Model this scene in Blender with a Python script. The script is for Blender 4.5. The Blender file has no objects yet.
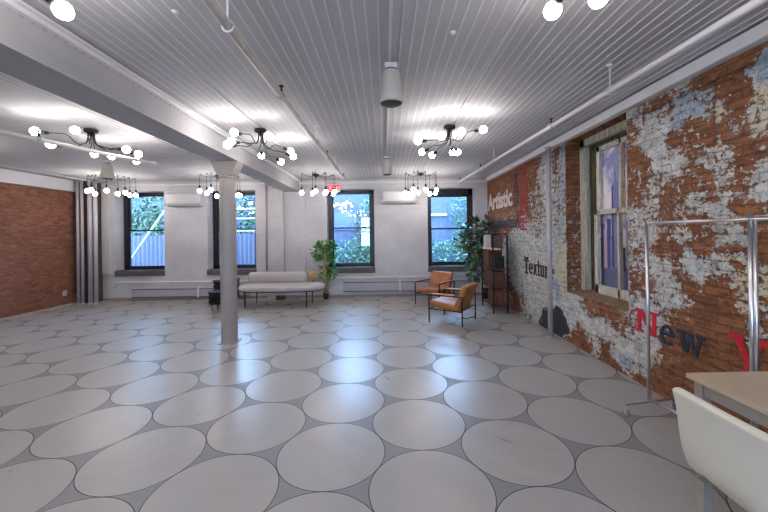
import bpy, bmesh, math, random
from mathutils import Vector, Matrix, Euler
random.seed(7)
PI = math.pi
SC = bpy.context.scene
COL = SC.collection
SC.view_settings.view_transform = 'Standard'
SC.view_settings.look = 'None'
SC.view_settings.gamma = 1.0
SC.view_settings.use_curve_mapping = False
SC.view_settings.exposure = 0.34

# ------------------------------------------------------------------ mesh builder
class MB:
    def __init__(s):
        s.bm = bmesh.new()
    def box(s, c, d, rz=0, bev=0, seg=2, taper=None):
        b = bmesh.new()
        bmesh.ops.create_cube(b, size=1)
        for v in b.verts:
            if taper and v.co.z > 0:
                v.co.x *= taper[0]; v.co.y *= taper[1]
            v.co = Vector((v.co.x*d[0], v.co.y*d[1], v.co.z*d[2]))
        if bev:
            bmesh.ops.bevel(b, geom=b.edges[:], offset=bev, segments=seg, profile=.6, affect='EDGES')
        M = Matrix.Translation(Vector(c)) @ Matrix.Rotation(rz, 4, 'Z')
        s._join(b, M); return s
    def _join(s, b, M=None, smooth=None):
        mp = {}
        for v in b.verts:
            mp[v] = s.bm.verts.new(M @ v.co if M else v.co)
        for f in b.faces:
            try:
                nf = s.bm.faces.new([mp[v] for v in f.verts])
                nf.smooth = f.smooth if smooth is None else smooth
            except ValueError: pass
        b.free()
    def cyl(s, p0, p1, r0, r1=None, n=16, cap=True):
        p0 = Vector(p0); p1 = Vector(p1); r1 = r0 if r1 is None else r1
        d = (p1-p0).normalized()
        a = Vector((0,0,1)) if abs(d.z) < .9 else Vector((1,0,0))
        u = d.cross(a).normalized(); w = d.cross(u)
        A = []; B = []
        for i in range(n):
            t = 2*PI*i/n; o = u*math.cos(t)+w*math.sin(t)
            A.append(s.bm.verts.new(p0+o*r0)); B.append(s.bm.verts.new(p1+o*r1))
        for i in range(n):
            j = (i+1) % n
            f = s.bm.faces.new((A[i], A[j], B[j], B[i])); f.smooth = n > 6
        if cap:
            s.bm.faces.new(A[::-1]); s.bm.faces.new(B)
        return s
    def tube(s, pts, r, n=8, closed=False):
        pts = [Vector(p) for p in pts]; N = len(pts); rings = []
        prev = None
        for i, p in enumerate(pts):
            if closed: d = (pts[(i+1) % N]-pts[i-1]).normalized()
            else: d = (pts[min(i+1, N-1)]-pts[max(i-1, 0)]).normalized()
            if prev is None:
                a = Vector((0,0,1)) if abs(d.z) < .9 else Vector((1,0,0))
                u = d.cross(a).normalized()
            else:
                u = (prev - d*prev.dot(d)).normalized()
            prev = u; w = d.cross(u)
            rr = r[i] if isinstance(r, (list, tuple)) else r
            rings.append([s.bm.verts.new(p+(u*math.cos(2*PI*k/n)+w*math.sin(2*PI*k/n))*rr) for k in range(n)])
        for i in range(N if closed else N-1):
            A = rings[i]; B = rings[(i+1) % N]
            for k in range(n):
                f = s.bm.faces.new((A[k], A[(k+1) % n], B[(k+1) % n], B[k])); f.smooth = True
        if not closed:
            s.bm.faces.new(rings[0][::-1]); s.bm.faces.new(rings[-1])
        return s
    def lathe(s, prof, c=(0,0,0), n=24, axis=None):
        # prof: list of (r, z)
        c = Vector(c); R = []
        Q = Matrix.Identity(3) if axis is None else Vector((0,0,1)).rotation_difference(Vector(axis)).to_matrix()
        for r, z in prof:
            if r < 1e-5: R.append([s.bm.verts.new(c+Q@Vector((0,0,z)))])
            else: R.append([s.bm.verts.new(c+Q@Vector((r*math.cos(2*PI*k/n), r*math.sin(2*PI*k/n), z))) for k in range(n)])
        for A, B in zip(R, R[1:]):
            for k in range(n):
                j = (k+1) % n
                if len(A) == 1 and len(B) == 1: continue
                if len(A) == 1: f = s.bm.faces.new((A[0], B[j], B[k]))
                elif len(B) == 1: f = s.bm.faces.new((A[k], A[j], B[0]))
                else: f = s.bm.faces.new((A[k], A[j], B[j], B[k]))
                f.smooth = True
        return s
    def ball(s, c, r, n=14, m=9, sc=(1,1,1)):
        prof = [(r*math.sin(PI*i/m), -r*math.cos(PI*i/m)) for i in range(m+1)]
        prof[0] = (0, -r); prof[-1] = (0, r)
        b = MB().lathe(prof, (0,0,0), n)
        M = Matrix.Translation(Vector(c)) @ Matrix.Diagonal((sc[0], sc[1], sc[2], 1))
        s._join(b.bm, M); return s
    def prism(s, poly, p, u, v, t):
        # poly in (a,b) -> p + a*u + b*v, extruded along t (vector)
        p = Vector(p); u = Vector(u); v = Vector(v); t = Vector(t)
        A = [s.bm.verts.new(p+u*a+v*b) for a, b in poly]; B = [s.bm.verts.new(q.co+t) for q in A]
        s.bm.faces.new(A[::-1]); s.bm.faces.new(B)
        n = len(A)
        for i in range(n):
            j = (i+1) % n; s.bm.faces.new((A[i], A[j], B[j], B[i]))
        return s
    def quad(s, a, b, c, d):
        return s.bm.faces.new([s.bm.verts.new(Vector(q)) for q in (a, b, c, d)])
    def build(s, name, m, parent=None, label=None, loc=None, rz=0, fixn=True):
        if fixn: bmesh.ops.recalc_face_normals(s.bm, faces=s.bm.faces[:])
        me = bpy.data.meshes.new(name); s.bm.to_mesh(me); s.bm.free()
        o = bpy.data.objects.new(name, me); COL.objects.link(o)
        if m: me.materials.append(m)
        if parent: o.parent = parent
        if loc: o.location = loc
        if rz: o.rotation_euler.z = rz
        if label: o['label'] = label
        return o

def tag(o, label, cat, group=None, kind=None):
    o['label'] = label; o['category'] = cat
    if group: o['group'] = group
    if kind: o['kind'] = kind
    return o
def thing(name, label, cat, loc=(0,0,0), rz=0, group=None):
    o = bpy.data.objects.new(name, None); COL.objects.link(o)
    o.empty_display_size = .1
    o.location = loc; o.rotation_euler.z = rz
    return tag(o, label, cat, group)
def struct(o, label=None, cat=None):
    o['kind'] = 'structure'
    if label: o['label'] = label
    if cat: o['category'] = cat
    return o
def copy_tree(o, parent=None):
    c = o.copy(); COL.objects.link(c); c.parent = parent
    for ch in list(o.children): copy_tree(ch, c)
    return c

# ------------------------------------------------------------------ materials
def srgb(r, g, b):
    f = lambda c: (c/255/12.92 if c/255 <= .04045 else ((c/255+.055)/1.055)**2.4)
    return (f(r), f(g), f(b), 1)
class NT:
    def __init__(s, name):
        s.m = bpy.data.materials.new(name); s.m.use_nodes = True
        s.t = s.m.node_tree; s.n = s.t.nodes; s.l = s.t.links
        s.b = s.n['Principled BSDF']
    def new(s, ty, **k):
        n = s.n.new(ty)
        for a, v in k.items(): setattr(n, a, v)
        return n
    def put(s, sock, v):
        if isinstance(v, bpy.types.NodeSocket): s.l.new(v, sock)
        else: sock.default_value = v
    def math(s, op, a, b=0.0, c=None, clamp=False):
        n = s.new('ShaderNodeMath', operation=op, use_clamp=clamp)
        s.put(n.inputs[0], a); s.put(n.inputs[1], b)
        if c is not None: s.put(n.inputs[2], c)
        return n.outputs[0]
    def mix(s, f, a, b, mode='MIX'):
        n = s.new('ShaderNodeMix', data_type='RGBA', blend_type=mode)
        s.put(n.inputs[0], f); s.put(n.inputs[6], a); s.put(n.inputs[7], b)
        return n.outputs[2]
    def sstep(s, v, a, b, lo=0.0, hi=1.0):
        n = s.new('ShaderNodeMapRange', interpolation_type='SMOOTHSTEP')
        s.put(n.inputs[0], v); n.inputs[1].default_value = a; n.inputs[2].default_value = b
        n.inputs[3].default_value = lo; n.inputs[4].default_value = hi
        return n.outputs[0]
    def obj(s, sc=(1,1,1), swz=None, loc=(0,0,0)):
        tc = s.new('ShaderNodeTexCoord').outputs['Object']
        if swz:
            sp = s.new('ShaderNodeSeparateXYZ'); s.l.new(tc, sp.inputs[0])
            cb = s.new('ShaderNodeCombineXYZ')
            for i, a in enumerate(swz):
                if a in 'XYZ': s.l.new(sp.outputs[a], cb.inputs[i])
            tc = cb.outputs[0]
        mp = s.new('ShaderNodeMapping'); s.l.new(tc, mp.inputs[0])
        mp.inputs['Scale'].default_value = sc; mp.inputs['Location'].default_value = loc
        return mp.outputs[0]
    def noise(s, vec, scale, detail=3, rough=.5, dist=0, col=False):
        n = s.new('ShaderNodeTexNoise'); s.l.new(vec, n.inputs['Vector'])
        n.inputs['Scale'].default_value = scale; n.inputs['Detail'].default_value = detail
        n.inputs['Roughness'].default_value = rough; n.inputs['Distortion'].default_value = dist
        return n.outputs['Color' if col else 'Fac']
    def brick(s, vec, c1, c2, mortar, w=.21, h=.07, ms=.006, bias=0, smooth=.2):
        n = s.new('ShaderNodeTexBrick'); s.l.new(vec, n.inputs['Vector'])
        n.inputs['Scale'].default_value = 1
        n.inputs['Brick Width'].default_value = w; n.inputs['Row Height'].default_value = h
        n.inputs['Mortar Size'].default_value = ms; n.inputs['Mortar Smooth'].default_value = smooth
        n.inputs['Bias'].default_value = bias
        s.put(n.inputs['Color1'], c1); s.put(n.inputs['Color2'], c2); s.put(n.inputs['Mortar'], mortar)
        return n
    def bump(s, h, strength=.4, dist=.01):
        n = s.new('ShaderNodeBump'); s.put(n.inputs['Height'], h)
        n.inputs['Strength'].default_value = strength; n.inputs['Distance'].default_value = dist
        s.l.new(n.outputs[0], s.b.inputs['Normal'])
    def set(s, col=None, rough=None, metal=None, spec=None):
        if col is not None: s.put(s.b.inputs['Base Color'], col)
        if rough is not None: s.put(s.b.inputs['Roughness'], rough)
        if metal is not None: s.put(s.b.inputs['Metallic'], metal)
        if spec is not None: s.put(s.b.inputs['Specular IOR Level'], spec)
        return s.m
def plain(name, rgb, rough=.5, metal=0, var=.12, scale=12, bump=0, spec=.5):
    t = NT(name); c = srgb(*rgb)
    v = t.obj(); nz = t.noise(v, scale, 4)
    f = t.sstep(nz, .3, .7)
    t.set(t.mix(f, tuple(x*(1-var) for x in c[:3])+(1,), tuple(min(1, x*(1+var)) for x in c[:3])+(1,)), rough, metal, spec)
    if bump: t.bump(t.noise(v, scale*6, 3), bump, .004)
    return t.m
def emis(name, rgb, st):
    t = NT(name); t.b.inputs['Emission Color'].default_value = srgb(*rgb)
    t.b.inputs['Emission Strength'].default_value = st
    t.b.inputs['Base Color'].default_value = srgb(*rgb)
    return t.m

def floor_material():
    t = NT('round_tile_floor'); S = .7633; R = .3768
    OX, OY = .258, 2.875; ang = .006
    tc = t.new('ShaderNodeTexCoord').outputs['Object']
    sp = t.new('ShaderNodeSeparateXYZ'); t.l.new(tc, sp.inputs[0])
    x = t.math('SUBTRACT', sp.outputs[0], OX); y = t.math('SUBTRACT', sp.outputs[1], OY)
    ca, sa = math.cos(ang), math.sin(ang)
    u = t.math('ADD', t.math('MULTIPLY', x, ca), t.math('MULTIPLY', y, sa))
    v = t.math('SUBTRACT', t.math('MULTIPLY', y, ca), t.math('MULTIPLY', x, sa))
    W = S*math.sqrt(3)
    def cell(ou, ov):
        a = t.math('DIVIDE', t.math('SUBTRACT', u, ou), W); b = t.math('DIVIDE', t.math('SUBTRACT', v, ov), S)
        ra = t.math('ROUND', a); rb = t.math('ROUND', b)
        du = t.math('MULTIPLY', t.math('SUBTRACT', a, ra), W); dv = t.math('MULTIPLY', t.math('SUBTRACT', b, rb), S)
        d = t.math('SQRT', t.math('ADD', t.math('MULTIPLY', du, du), t.math('MULTIPLY', dv, dv)))
        return d, t.math('ADD', ra, ou*7.3), t.math('ADD', rb, ov*3.1)
    d1, a1, b1 = cell(0, 0); d2, a2, b2 = cell(W/2, S/2)
    sel = t.math('LESS_THAN', d1, d2)
    d = t.math('MINIMUM', d1, d2)
    def pick(p, q): return t.math('ADD', t.math('MULTIPLY', sel, p), t.math('MULTIPLY', t.math('SUBTRACT', 1.0, sel), q))
    ia, ib = pick(a1, a2), pick(b1, b2)
    cb = t.new('ShaderNodeCombineXYZ'); t.l.new(ia, cb.inputs[0]); t.l.new(ib, cb.inputs[1])
    wn = t.new('ShaderNodeTexWhiteNoise', noise_dimensions='2D'); t.l.new(cb.outputs[0], wn.inputs['Vector'])
    rnd = wn.outputs['Value']
    # streaks within each disc, direction random
    rot = t.new('ShaderNodeVectorRotate', rotation_type='Z_AXIS'); t.l.new(tc, rot.inputs['Vector'])
    t.l.new(t.math('MULTIPLY', rnd, 6.28), rot.inputs['Angle'])
    mp = t.new('ShaderNodeMapping'); t.l.new(rot.outputs[0], mp.inputs[0]); mp.inputs['Scale'].default_value = (1.2, 5, 1)
    nz = t.noise(mp.outputs[0], 1.3, 5, .6)
    nz2 = t.noise(tc, 2.2, 4, .6)
    disc = t.mix(t.sstep(nz, .2, .8), srgb(164, 161, 158), srgb(173, 170, 167))
    disc = t.mix(t.math('MULTIPLY', rnd, .35), disc, srgb(160, 154, 149))
    disc = t.mix(t.math('MULTIPLY', t.sstep(nz2, .45, .75), .2), disc, srgb(158, 152, 146))
    rim = t.sstep(t.math('ABSOLUTE', t.math('SUBTRACT', d, R-.004)), 0, .004, 1, 0)
    disc = t.mix(t.math('MULTIPLY', rim, .3), disc, srgb(200, 196, 190))
    tri = t.mix(t.noise(tc, 60, 2), srgb(126, 125, 125), srgb(142, 141, 141))
    inside = t.sstep(d, R-.001, R+.001, 1, 0)
    c = t.mix(inside, tri, disc)
    gr = t.sstep(t.math('ABSOLUTE', t.math('SUBTRACT', d, R+.0032)), .0022, .0042, 1, 0)
    c = t.mix(gr, c, srgb(62, 58, 58))
    ro = t.math('ADD', t.math('MULTIPLY', t.sstep(nz, .2, .8), .05), .27)
    ro = t.math('ADD', ro, t.math('MULTIPLY', t.math('SUBTRACT', 1.0, inside), .15))
    t.set(c, ro, 0, .46)
    t.bump(t.math('SUBTRACT', 1.0, gr), .3, .002)
    return t.m

def brick_material(name, swz, cols, white=False):
    t = NT(name)
    v = t.obj(swz=swz)
    wob = t.new('ShaderNodeVectorMath', operation='ADD'); t.l.new(v, wob.inputs[0])
    w2 = t.new('ShaderNodeVectorMath', operation='SCALE'); t.l.new(t.noise(v, 5, 2, col=True), w2.inputs[0]); w2.inputs['Scale'].default_value = .014
    t.l.new(w2.outputs[0], wob.inputs[1]); v2 = wob.outputs[0]
    if white:
        b = t.brick(v2, (1,1,1,1), (.9,.9,.9,1), (0,0,0,1), ms=.007, smooth=.6)
        c = t.mix(t.sstep(t.noise(v, 1.1, 5, .6), .35, .7), srgb(*cols[0]), srgb(*cols[1]))
        c = t.mix(t.math('MULTIPLY', b.outputs['Fac'], .10), c, srgb(120, 118, 122))
        t.set(c, .55, 0, .4)
        h = t.math('ADD', t.math('MULTIPLY', t.math('SUBTRACT', 1.0, b.outputs['Fac']), .7), t.math('MULTIPLY', t.noise(v, 30, 4), .6))
        t.bump(h, .55, .012)
        return t.m
    b = t.brick(v2, srgb(*cols[0]), srgb(*cols[1]), srgb(*cols[2]), ms=.007, bias=-.1)
    c = b.outputs['Color']
    n1 = t.noise(v, 3, 5, .65); n2 = t.noise(t.obj((1, 4, 1), swz=swz), 7, 4, .7)
    c = t.mix(t.math('MULTIPLY', t.sstep(n1, .5, .7), .6), c, srgb(*cols[3]))
    c = t.mix(t.math('MULTIPLY', t.sstep(n2, .52, .66), .65), c, srgb(*cols[4]))
    c = t.mix(t.math('MULTIPLY', t.sstep(n2, .46, .34), .55), c, srgb(*cols[5]))
    t.set(c, .8, 0, .25)
    h = t.math('ADD', t.math('SUBTRACT', 1.0, b.outputs['Fac']), t.math('MULTIPLY', t.noise(v, 40, 5), .7))
    t.bump(h, .8, .012)
    return t.m

def peeling_material():
    t = NT('peeling_paint_on_brick')
    tc0 = t.new('ShaderNodeTexCoord').outputs['Object']; s0 = t.new('ShaderNodeSeparateXYZ'); t.l.new(tc0, s0.inputs[0])
    c0 = t.new('ShaderNodeCombineXYZ'); t.l.new(t.math('SUBTRACT', s0.outputs[1], s0.outputs[0]), c0.inputs[0]); t.l.new(s0.outputs[2], c0.inputs[1])
    v = c0.outputs[0]
    wob = t.new('ShaderNodeVectorMath', operation='ADD'); t.l.new(v, wob.inputs[0])
    w2 = t.new('ShaderNodeVectorMath', operation='SCALE'); t.l.new(t.noise(v, 6, 3, col=True), w2.inputs[0]); w2.inputs['Scale'].default_value = .02
    t.l.new(w2.outputs[0], wob.inputs[1]); v2 = wob.outputs[0]
    def aniso(k):
        m_ = t.new('ShaderNodeMapping'); t.l.new(v, m_.inputs[0]); m_.inputs['Scale'].default_value = (1, k, 1); return m_.outputs[0]
    b = t.brick(v2, srgb(150, 100, 68), srgb(120, 78, 52), srgb(112, 76, 54), ms=.008, bias=0)
    c = b.outputs['Color']
    n1 = t.noise(v, 4, 6, .7); n2 = t.noise(aniso(3.2), 8, 5, .75)
    c = t.mix(t.math('MULTIPLY', t.sstep(n1, .5, .68), .7), c, srgb(168, 114, 76))
    c = t.mix(t.math('MULTIPLY', t.sstep(n2, .52, .38), .85), c, srgb(80, 50, 36))
    c = t.mix(t.math('MULTIPLY', t.sstep(t.noise(v, 45, 4, .7), .56, .68), .5), c, srgb(60, 34, 26))
    c = t.mix(t.math('MULTIPLY', t.sstep(n2, .62, .72), .5), c, srgb(176, 128, 104))
    att = t.new('ShaderNodeAttribute', attribute_name='paint'); sp = t.new('ShaderNodeSeparateColor'); t.l.new(att.outputs['Color'], sp.inputs[0])
    cov, blue, yel = sp.outputs[0], sp.outputs[1], sp.outputs[2]
    drk = t.new('ShaderNodeAttribute', attribute_name='dark').outputs['Fac']
    fbm = t.noise(aniso(1.3), 10.5, 10, .74, .35)
    fine = t.noise(v, 26, 7, .75)
    bf = t.math('MULTIPLY', b.outputs['Fac'], -.04)
    q = t.math('ADD', t.math('ADD', t.math('MULTIPLY', t.math('SUBTRACT', fbm, .5), 2.7), t.math('MULTIPLY', t.math('SUBTRACT', fine, .5), 1.8)), bf)
    q = t.math('ADD', q, cov)
    mask = t.sstep(q, .50, .54)
    edge = t.sstep(t.math('ABSOLUTE', t.math('SUBTRACT', q, .50)), 0, .05, 1, 0)
    p = t.mix(t.sstep(t.noise(v, 9, 5, .7), .35, .65), srgb(216, 216, 212), srgb(164, 170, 170))
    p = t.mix(t.sstep(t.noise(v, 16, 5, .7), .6, .7), p, srgb(226, 222, 216))
    bl = t.sstep(t.math('ADD', t.math('MULTIPLY', blue, 1.0), t.math('MULTIPLY', t.math('SUBTRACT', t.noise(v, 6, 5, .65), .5), 1.6)), .42, .62)
    p = t.mix(t.math('MULTIPLY', bl, .8), p, t.mix(t.sstep(t.noise(v, 20, 5, .7), .35, .65), srgb(122, 148, 176), srgb(178, 192, 204)))
    yl = t.sstep(t.math('ADD', yel, t.math('MULTIPLY', t.math('SUBTRACT', t.noise(v, 7, 5, .65), .5), 1.5)), .4, .6)
    p = t.mix(t.math('MULTIPLY', yl, .8), p, t.mix(t.sstep(t.noise(v, 18, 5, .7), .35, .65), srgb(186, 176, 132), srgb(216, 212, 188)))
    # hairline dark cracks / scuffs in the old paint
    p = t.mix(t.math('MULTIPLY', t.sstep(t.noise(v, 24, 6, .8), .44, .33), .8), p, srgb(92, 82, 74))
    p = t.mix(t.math('MULTIPLY', t.sstep(t.noise(v, 60, 4, .8), .55, .61), .7), p, srgb(118, 84, 64))
    dk = t.sstep(t.math('ADD', drk, t.math('MULTIPLY', t.math('SUBTRACT', t.noise(v, 8, 5, .6), .5), .9)), .5, .56)
    p = t.mix(dk, p, t.mix(t.noise(v, 14, 4), srgb(34, 36, 46), srgb(74, 76, 88)))
    p = t.mix(t.math('MULTIPLY', t.math('MULTIPLY', b.outputs['Fac'], t.sstep(t.noise(v, 6, 3), .45, .6)), .5), p, srgb(96, 76, 64))
    c = t.mix(mask, c, p)
    c = t.mix(t.math('MULTIPLY', edge, .45), c, srgb(70, 44, 36))
    t.set(c, .75, 0, .3)
    h = t.math('ADD', t.math('MULTIPLY', t.math('SUBTRACT', 1.0, b.outputs['Fac']), .8), t.math('MULTIPLY', t.noise(v, 40, 5), .8))
    h = t.math('ADD', h, t.math('MULTIPLY', mask, .6))
    t.bump(h, .65, .010)
    return t.m

def old_paint(name, a, b, c):
    t = NT(name); v = t.obj()
    n = t.noise(t.obj((9, 9, .7)), 5, 6, .75)
    col = t.mix(t.sstep(n, .42, .58), srgb(*a), srgb(*b))
    col = t.mix(t.math('MULTIPLY', t.sstep(t.noise(v, 30, 5, .7), .58, .66), .8), col, srgb(*c))
    t.set(col, .7, 0, .3); t.bump(n, .6, .006)
    return t.m
def glass_material():
    t = NT('window_glass')
    for n in list(t.n):
        if n.type != 'OUTPUT_MATERIAL': t.n.remove(n)
    out = [n for n in t.n if n.type == 'OUTPUT_MATERIAL'][0]
    tr = t.new('ShaderNodeBsdfTransparent'); tr.inputs[0].default_value = (.93, .97, 1, 1)
    gl = t.new('ShaderNodeBsdfGlossy'); gl.inputs['Roughness'].default_value = .02
    fr = t.new('ShaderNodeFresnel'); fr.inputs['IOR'].default_value = 1.5
    mx = t.new('ShaderNodeMixShader')
    t.l.new(t.math('MULTIPLY', fr.outputs[0], 1.6, clamp=True), mx.inputs[0]); t.l.new(tr.outputs[0], mx.inputs[1]); t.l.new(gl.outputs[0], mx.inputs[2])
    t.l.new(mx.outputs[0], out.inputs[0])
    return t.m
def leaf_material(name, a, b, trans=.0):
    t = NT(name)
    oi = t.new('ShaderNodeNewGeometry').outputs['Random Per Island']
    t.set(t.mix(oi, srgb(*a), srgb(*b)), .5, 0, .4)
    return t.m
def weave(name, rgb, sc=60, swz=None, bump=.3, stripe=None):
    t = NT(name); v = t.obj()
    c = srgb(*rgb)
    n = t.noise(v, sc, 3)
    col = t.mix(n, tuple(x*.85 for x in c[:3])+(1,), tuple(min(1, x*1.1) for x in c[:3])+(1,))
    t.set(col, .85, 0, .2); t.bump(n, bump, .003)
    return t.m

M = {}
M['floor'] = floor_material()
M['white_brick'] = brick_material('white_painted_brick', 'XZ0', [(186, 184, 188), (204, 202, 204)], True)
M['red_brick'] = brick_material('red_brick', 'YZ0', [(144, 92, 72), (112, 72, 58), (128, 98, 84), (160, 112, 88), (84, 64, 58), (170, 128, 104)])
M['peel'] = peeling_material()
M['board'] = plain('ceiling_board_shade_paint', (180, 180, 184), .75, var=.05, scale=2)  # greyed in the colour so the raised beads look lit against it
M['rib'] = plain('ceiling_rib_lit_paint', (206, 206, 210), .7, var=.03, scale=3)  # whiter than the boards: light caught by the beads, put into the colour
M['trim'] = plain('white_trim_paint', (214, 213, 217), .45, var=.04, scale=4)
M['beam'] = plain('beam_paint', (172, 172, 175), .6, var=.04, scale=3)
M['column'] = plain('column_paint', (152, 145, 141), .42, var=.04, scale=5)
M['plaster'] = plain('rear_wall_paint', (190, 188, 188), .6, var=.04, scale=2)
M['black'] = plain('black_metal', (22, 22, 25), .4, .3, var=.1)
M['dark_frame'] = plain('dark_window_frame', (26, 28, 34), .4, var=.1)
M['sill'] = plain('dark_stone_sill', (84, 80, 80), .6, var=.15)
M['chrome'] = plain('brushed_steel', (222, 222, 226), .28, 1, var=.05)
M['bulb'] = emis('lit_opal_bulb', (255, 246, 240), 44)
M['leather'] = plain('tan_leather', (166, 108, 52), .5, var=.18, scale=9, bump=.15)
M['leather_rust'] = plain('rust_leather', (156, 94, 56), .4, var=.18, scale=9, bump=.15)
M['armpad'] = plain('pale_tan_arm_pad', (190, 140, 90), .5, var=.1)
M['white_leather'] = plain('cream_vinyl', (214, 210, 194), .38, var=.03, scale=3)
M['wood_light'] = plain('pale_wood_laminate', (188, 170, 146), .4, var=.06, scale=3)
M['greige'] = plain('greige_painted_wood', (150, 143, 132), .5, var=.05)
M['sofa'] = weave('light_grey_wool', (186, 182, 184))
M['bolster'] = weave('beige_wool', (176, 150, 118))
M['brown_wood'] = plain('brown_wood', (84, 54, 38), .5, var=.3, scale=7)
M['crate_wood'] = plain('reddish_crate_wood', (98, 60, 40), .55, var=.3, scale=9)
M['white_plastic'] = plain('white_plastic', (196, 194, 194), .35, var=.02)
M['grey_metal'] = plain('grey_enamel_metal', (168, 166, 176), .45, var=.05)
M['lavender_pipe'] = plain('pale_painted_pipe', (176, 172, 178), .4, var=.05)
M['greige_speaker'] = plain('putty_plastic', (192, 186, 174), .45, var=.03)
M['grille'] = plain('dark_grille', (70, 74, 70), .6, var=.1)
M['oldframe'] = old_paint('flaking_frame_paint', (204, 202, 188), (168, 162, 142), (92, 84, 66))
M['oldsash'] = old_paint('flaking_sash_paint', (214, 212, 204), (176, 172, 156), (90, 80, 60))
M['glass'] = glass_material()
M['red'] = plain('red_letter_paint', (196, 26, 44), .6, var=.2, scale=20)
M['navy'] = plain('navy_letter_paint', (34, 42, 58), .6, var=.3, scale=25)
def worn(name, rgb, keep):
    m = plain(name, rgb, .6, var=.3, scale=25); t = NT.__new__(NT); t.m = m; t.t = m.node_tree; t.n = t.t.nodes; t.l = t.t.links; t.b = t.n['Principled BSDF']
    tc = t.new('ShaderNodeNewGeometry').outputs['Position']
    t.l.new(t.sstep(t.noise(tc, 26, 6, .75), keep, keep+.02, 1, 0), t.b.inputs['Alpha'])
    return m
M['worn_white'] = worn('worn_white_letter_paint', (214, 204, 198), .56)
M['worn_red'] = worn('worn_red_letter_paint', (176, 30, 48), .53)
M['worn_navy'] = worn('worn_navy_letter_paint', (44, 48, 60), .50)
M['worn_black'] = worn('worn_black_letter_paint', (40, 40, 46), .58)
M['white_letter'] = plain('white_letter_paint', (208, 200, 196), .6, var=.12, scale=18)
M['pot'] = plain('black_pot', (20, 20, 22), .5, var=.1)
M['bark'] = plain('pale_bark', (170, 144, 108), .8, var=.2, scale=25, bump=.4)
M['leaf_bright'] = leaf_material('bright_artificial_leaf', (40, 106, 44), (96, 160, 76))
M['leaf_dark'] = leaf_material('dark_ficus_leaf', (30, 58, 42), (92, 120, 90))
M['trunk_dark'] = plain('dark_stem', (70, 58, 44), .8)
# ------------------------------------------------------------------ room shell
XL, XR, YB, YF, ZC = -7.378, 2.586, 8.672, -4.2, 2.92
def wall_mesh(axis, plane, thick, u0, u1, z0, z1, ops, step=None, name='', mat=None):
    """wall in plane axis=const; thick is signed outward; ops = (u0,u1,z0,z1) openings with reveals"""
    us = {u0, u1}; zs = {z0, z1}
    for a, b, c, d in ops: us |= {a, b}; zs |= {c, d}
    if step:
        n = int((u1-u0)/step)
        us |= {u0+(u1-u0)*i/n for i in range(n+1)}
        n = int((z1-z0)/step); zs |= {z0+(z1-z0)*i/n for i in range(n+1)}
    us = sorted(us); zs = sorted(zs)
    mb = MB(); bm = mb.bm
    def P(u, z, off): return (plane+off, u, z) if axis == 'x' else (u, plane+off, z)
    for off, UU, ZZ in ((0, us, zs), (thick, us, zs)):
        vs = {}
        def V(i, j):
            if (i, j) not in vs: vs[(i, j)] = bm.verts.new(P(UU[i], ZZ[j], off))
            return vs[(i, j)]
        for i in range(len(UU)-1):
            for j in range(len(ZZ)-1):
                cu = (UU[i]+UU[i+1])/2; cz = (ZZ[j]+ZZ[j+1])/2
                if any(a < cu < b and c < cz < d for a, b, c, d in ops): continue
                bm.faces.new((V(i, j), V(i+1, j), V(i+1, j+1), V(i, j+1)))
    global REVEAL; REVEAL = len(bm.verts)
    for a, b, c, d in ops:
        K = 14 if step else 1
        for (ua, za, ub, zb) in ((a, c, a, d), (b, c, b, d), (a, c, b, c), (a, d, b, d)):
            for k in range(K):
                f0, f1 = k/K, (k+1)/K
                p = (ua+(ub-ua)*f0, za+(zb-za)*f0); q = (ua+(ub-ua)*f1, za+(zb-za)*f1)
                bm.faces.new([bm.verts.new(P(*w)) for w in ((p[0], p[1], 0), (q[0], q[1], 0), (q[0], q[1], thick), (p[0], p[1], thick))])
    return mb.build(name, mat, fixn=False)

o = MB().box(((XL+XR)/2, (YB+YF)/2, -.05), (XR-XL+.6, YB-YF+.6, .1)).build('floor', M['floor']); struct(o)

WIN = [(-6.70, -5.49), (-4.42, -3.22), (-1.45, -.26), (1.08, 2.28)]
WZ0, WZ1 = .73, 2.70
o = wall_mesh('y', YB, .46, XL-.3, XR+.3, 0, ZC+.2, [(a, b, WZ0, WZ1) for a, b in WIN], None, 'wall_back', M['white_brick']); struct(o)
o = wall_mesh('x', XL, -.3, YF-.3, YB+.3, 0, ZC+.2, [], None, 'wall_left', M['red_brick']); struct(o)
ADDED_REAR = [(-1.6, -.2)]  # opening added for more daylight, out of view
o = wall_mesh('y', YF, -.3, XL-.3, XR+.3, 0, ZC+.2, [(a, b, .75, 2.72) for a, b in ADDED_REAR], None, 'wall_rear', M['plaster']); struct(o)
OPEN = (3.665, 4.915, .70, 2.84)
wr = wall_mesh('x', XR, .36, YF-.3, YB+.3, 0, ZC+.2, [OPEN], .05, 'wall_right', M['peel']); struct(wr)
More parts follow.
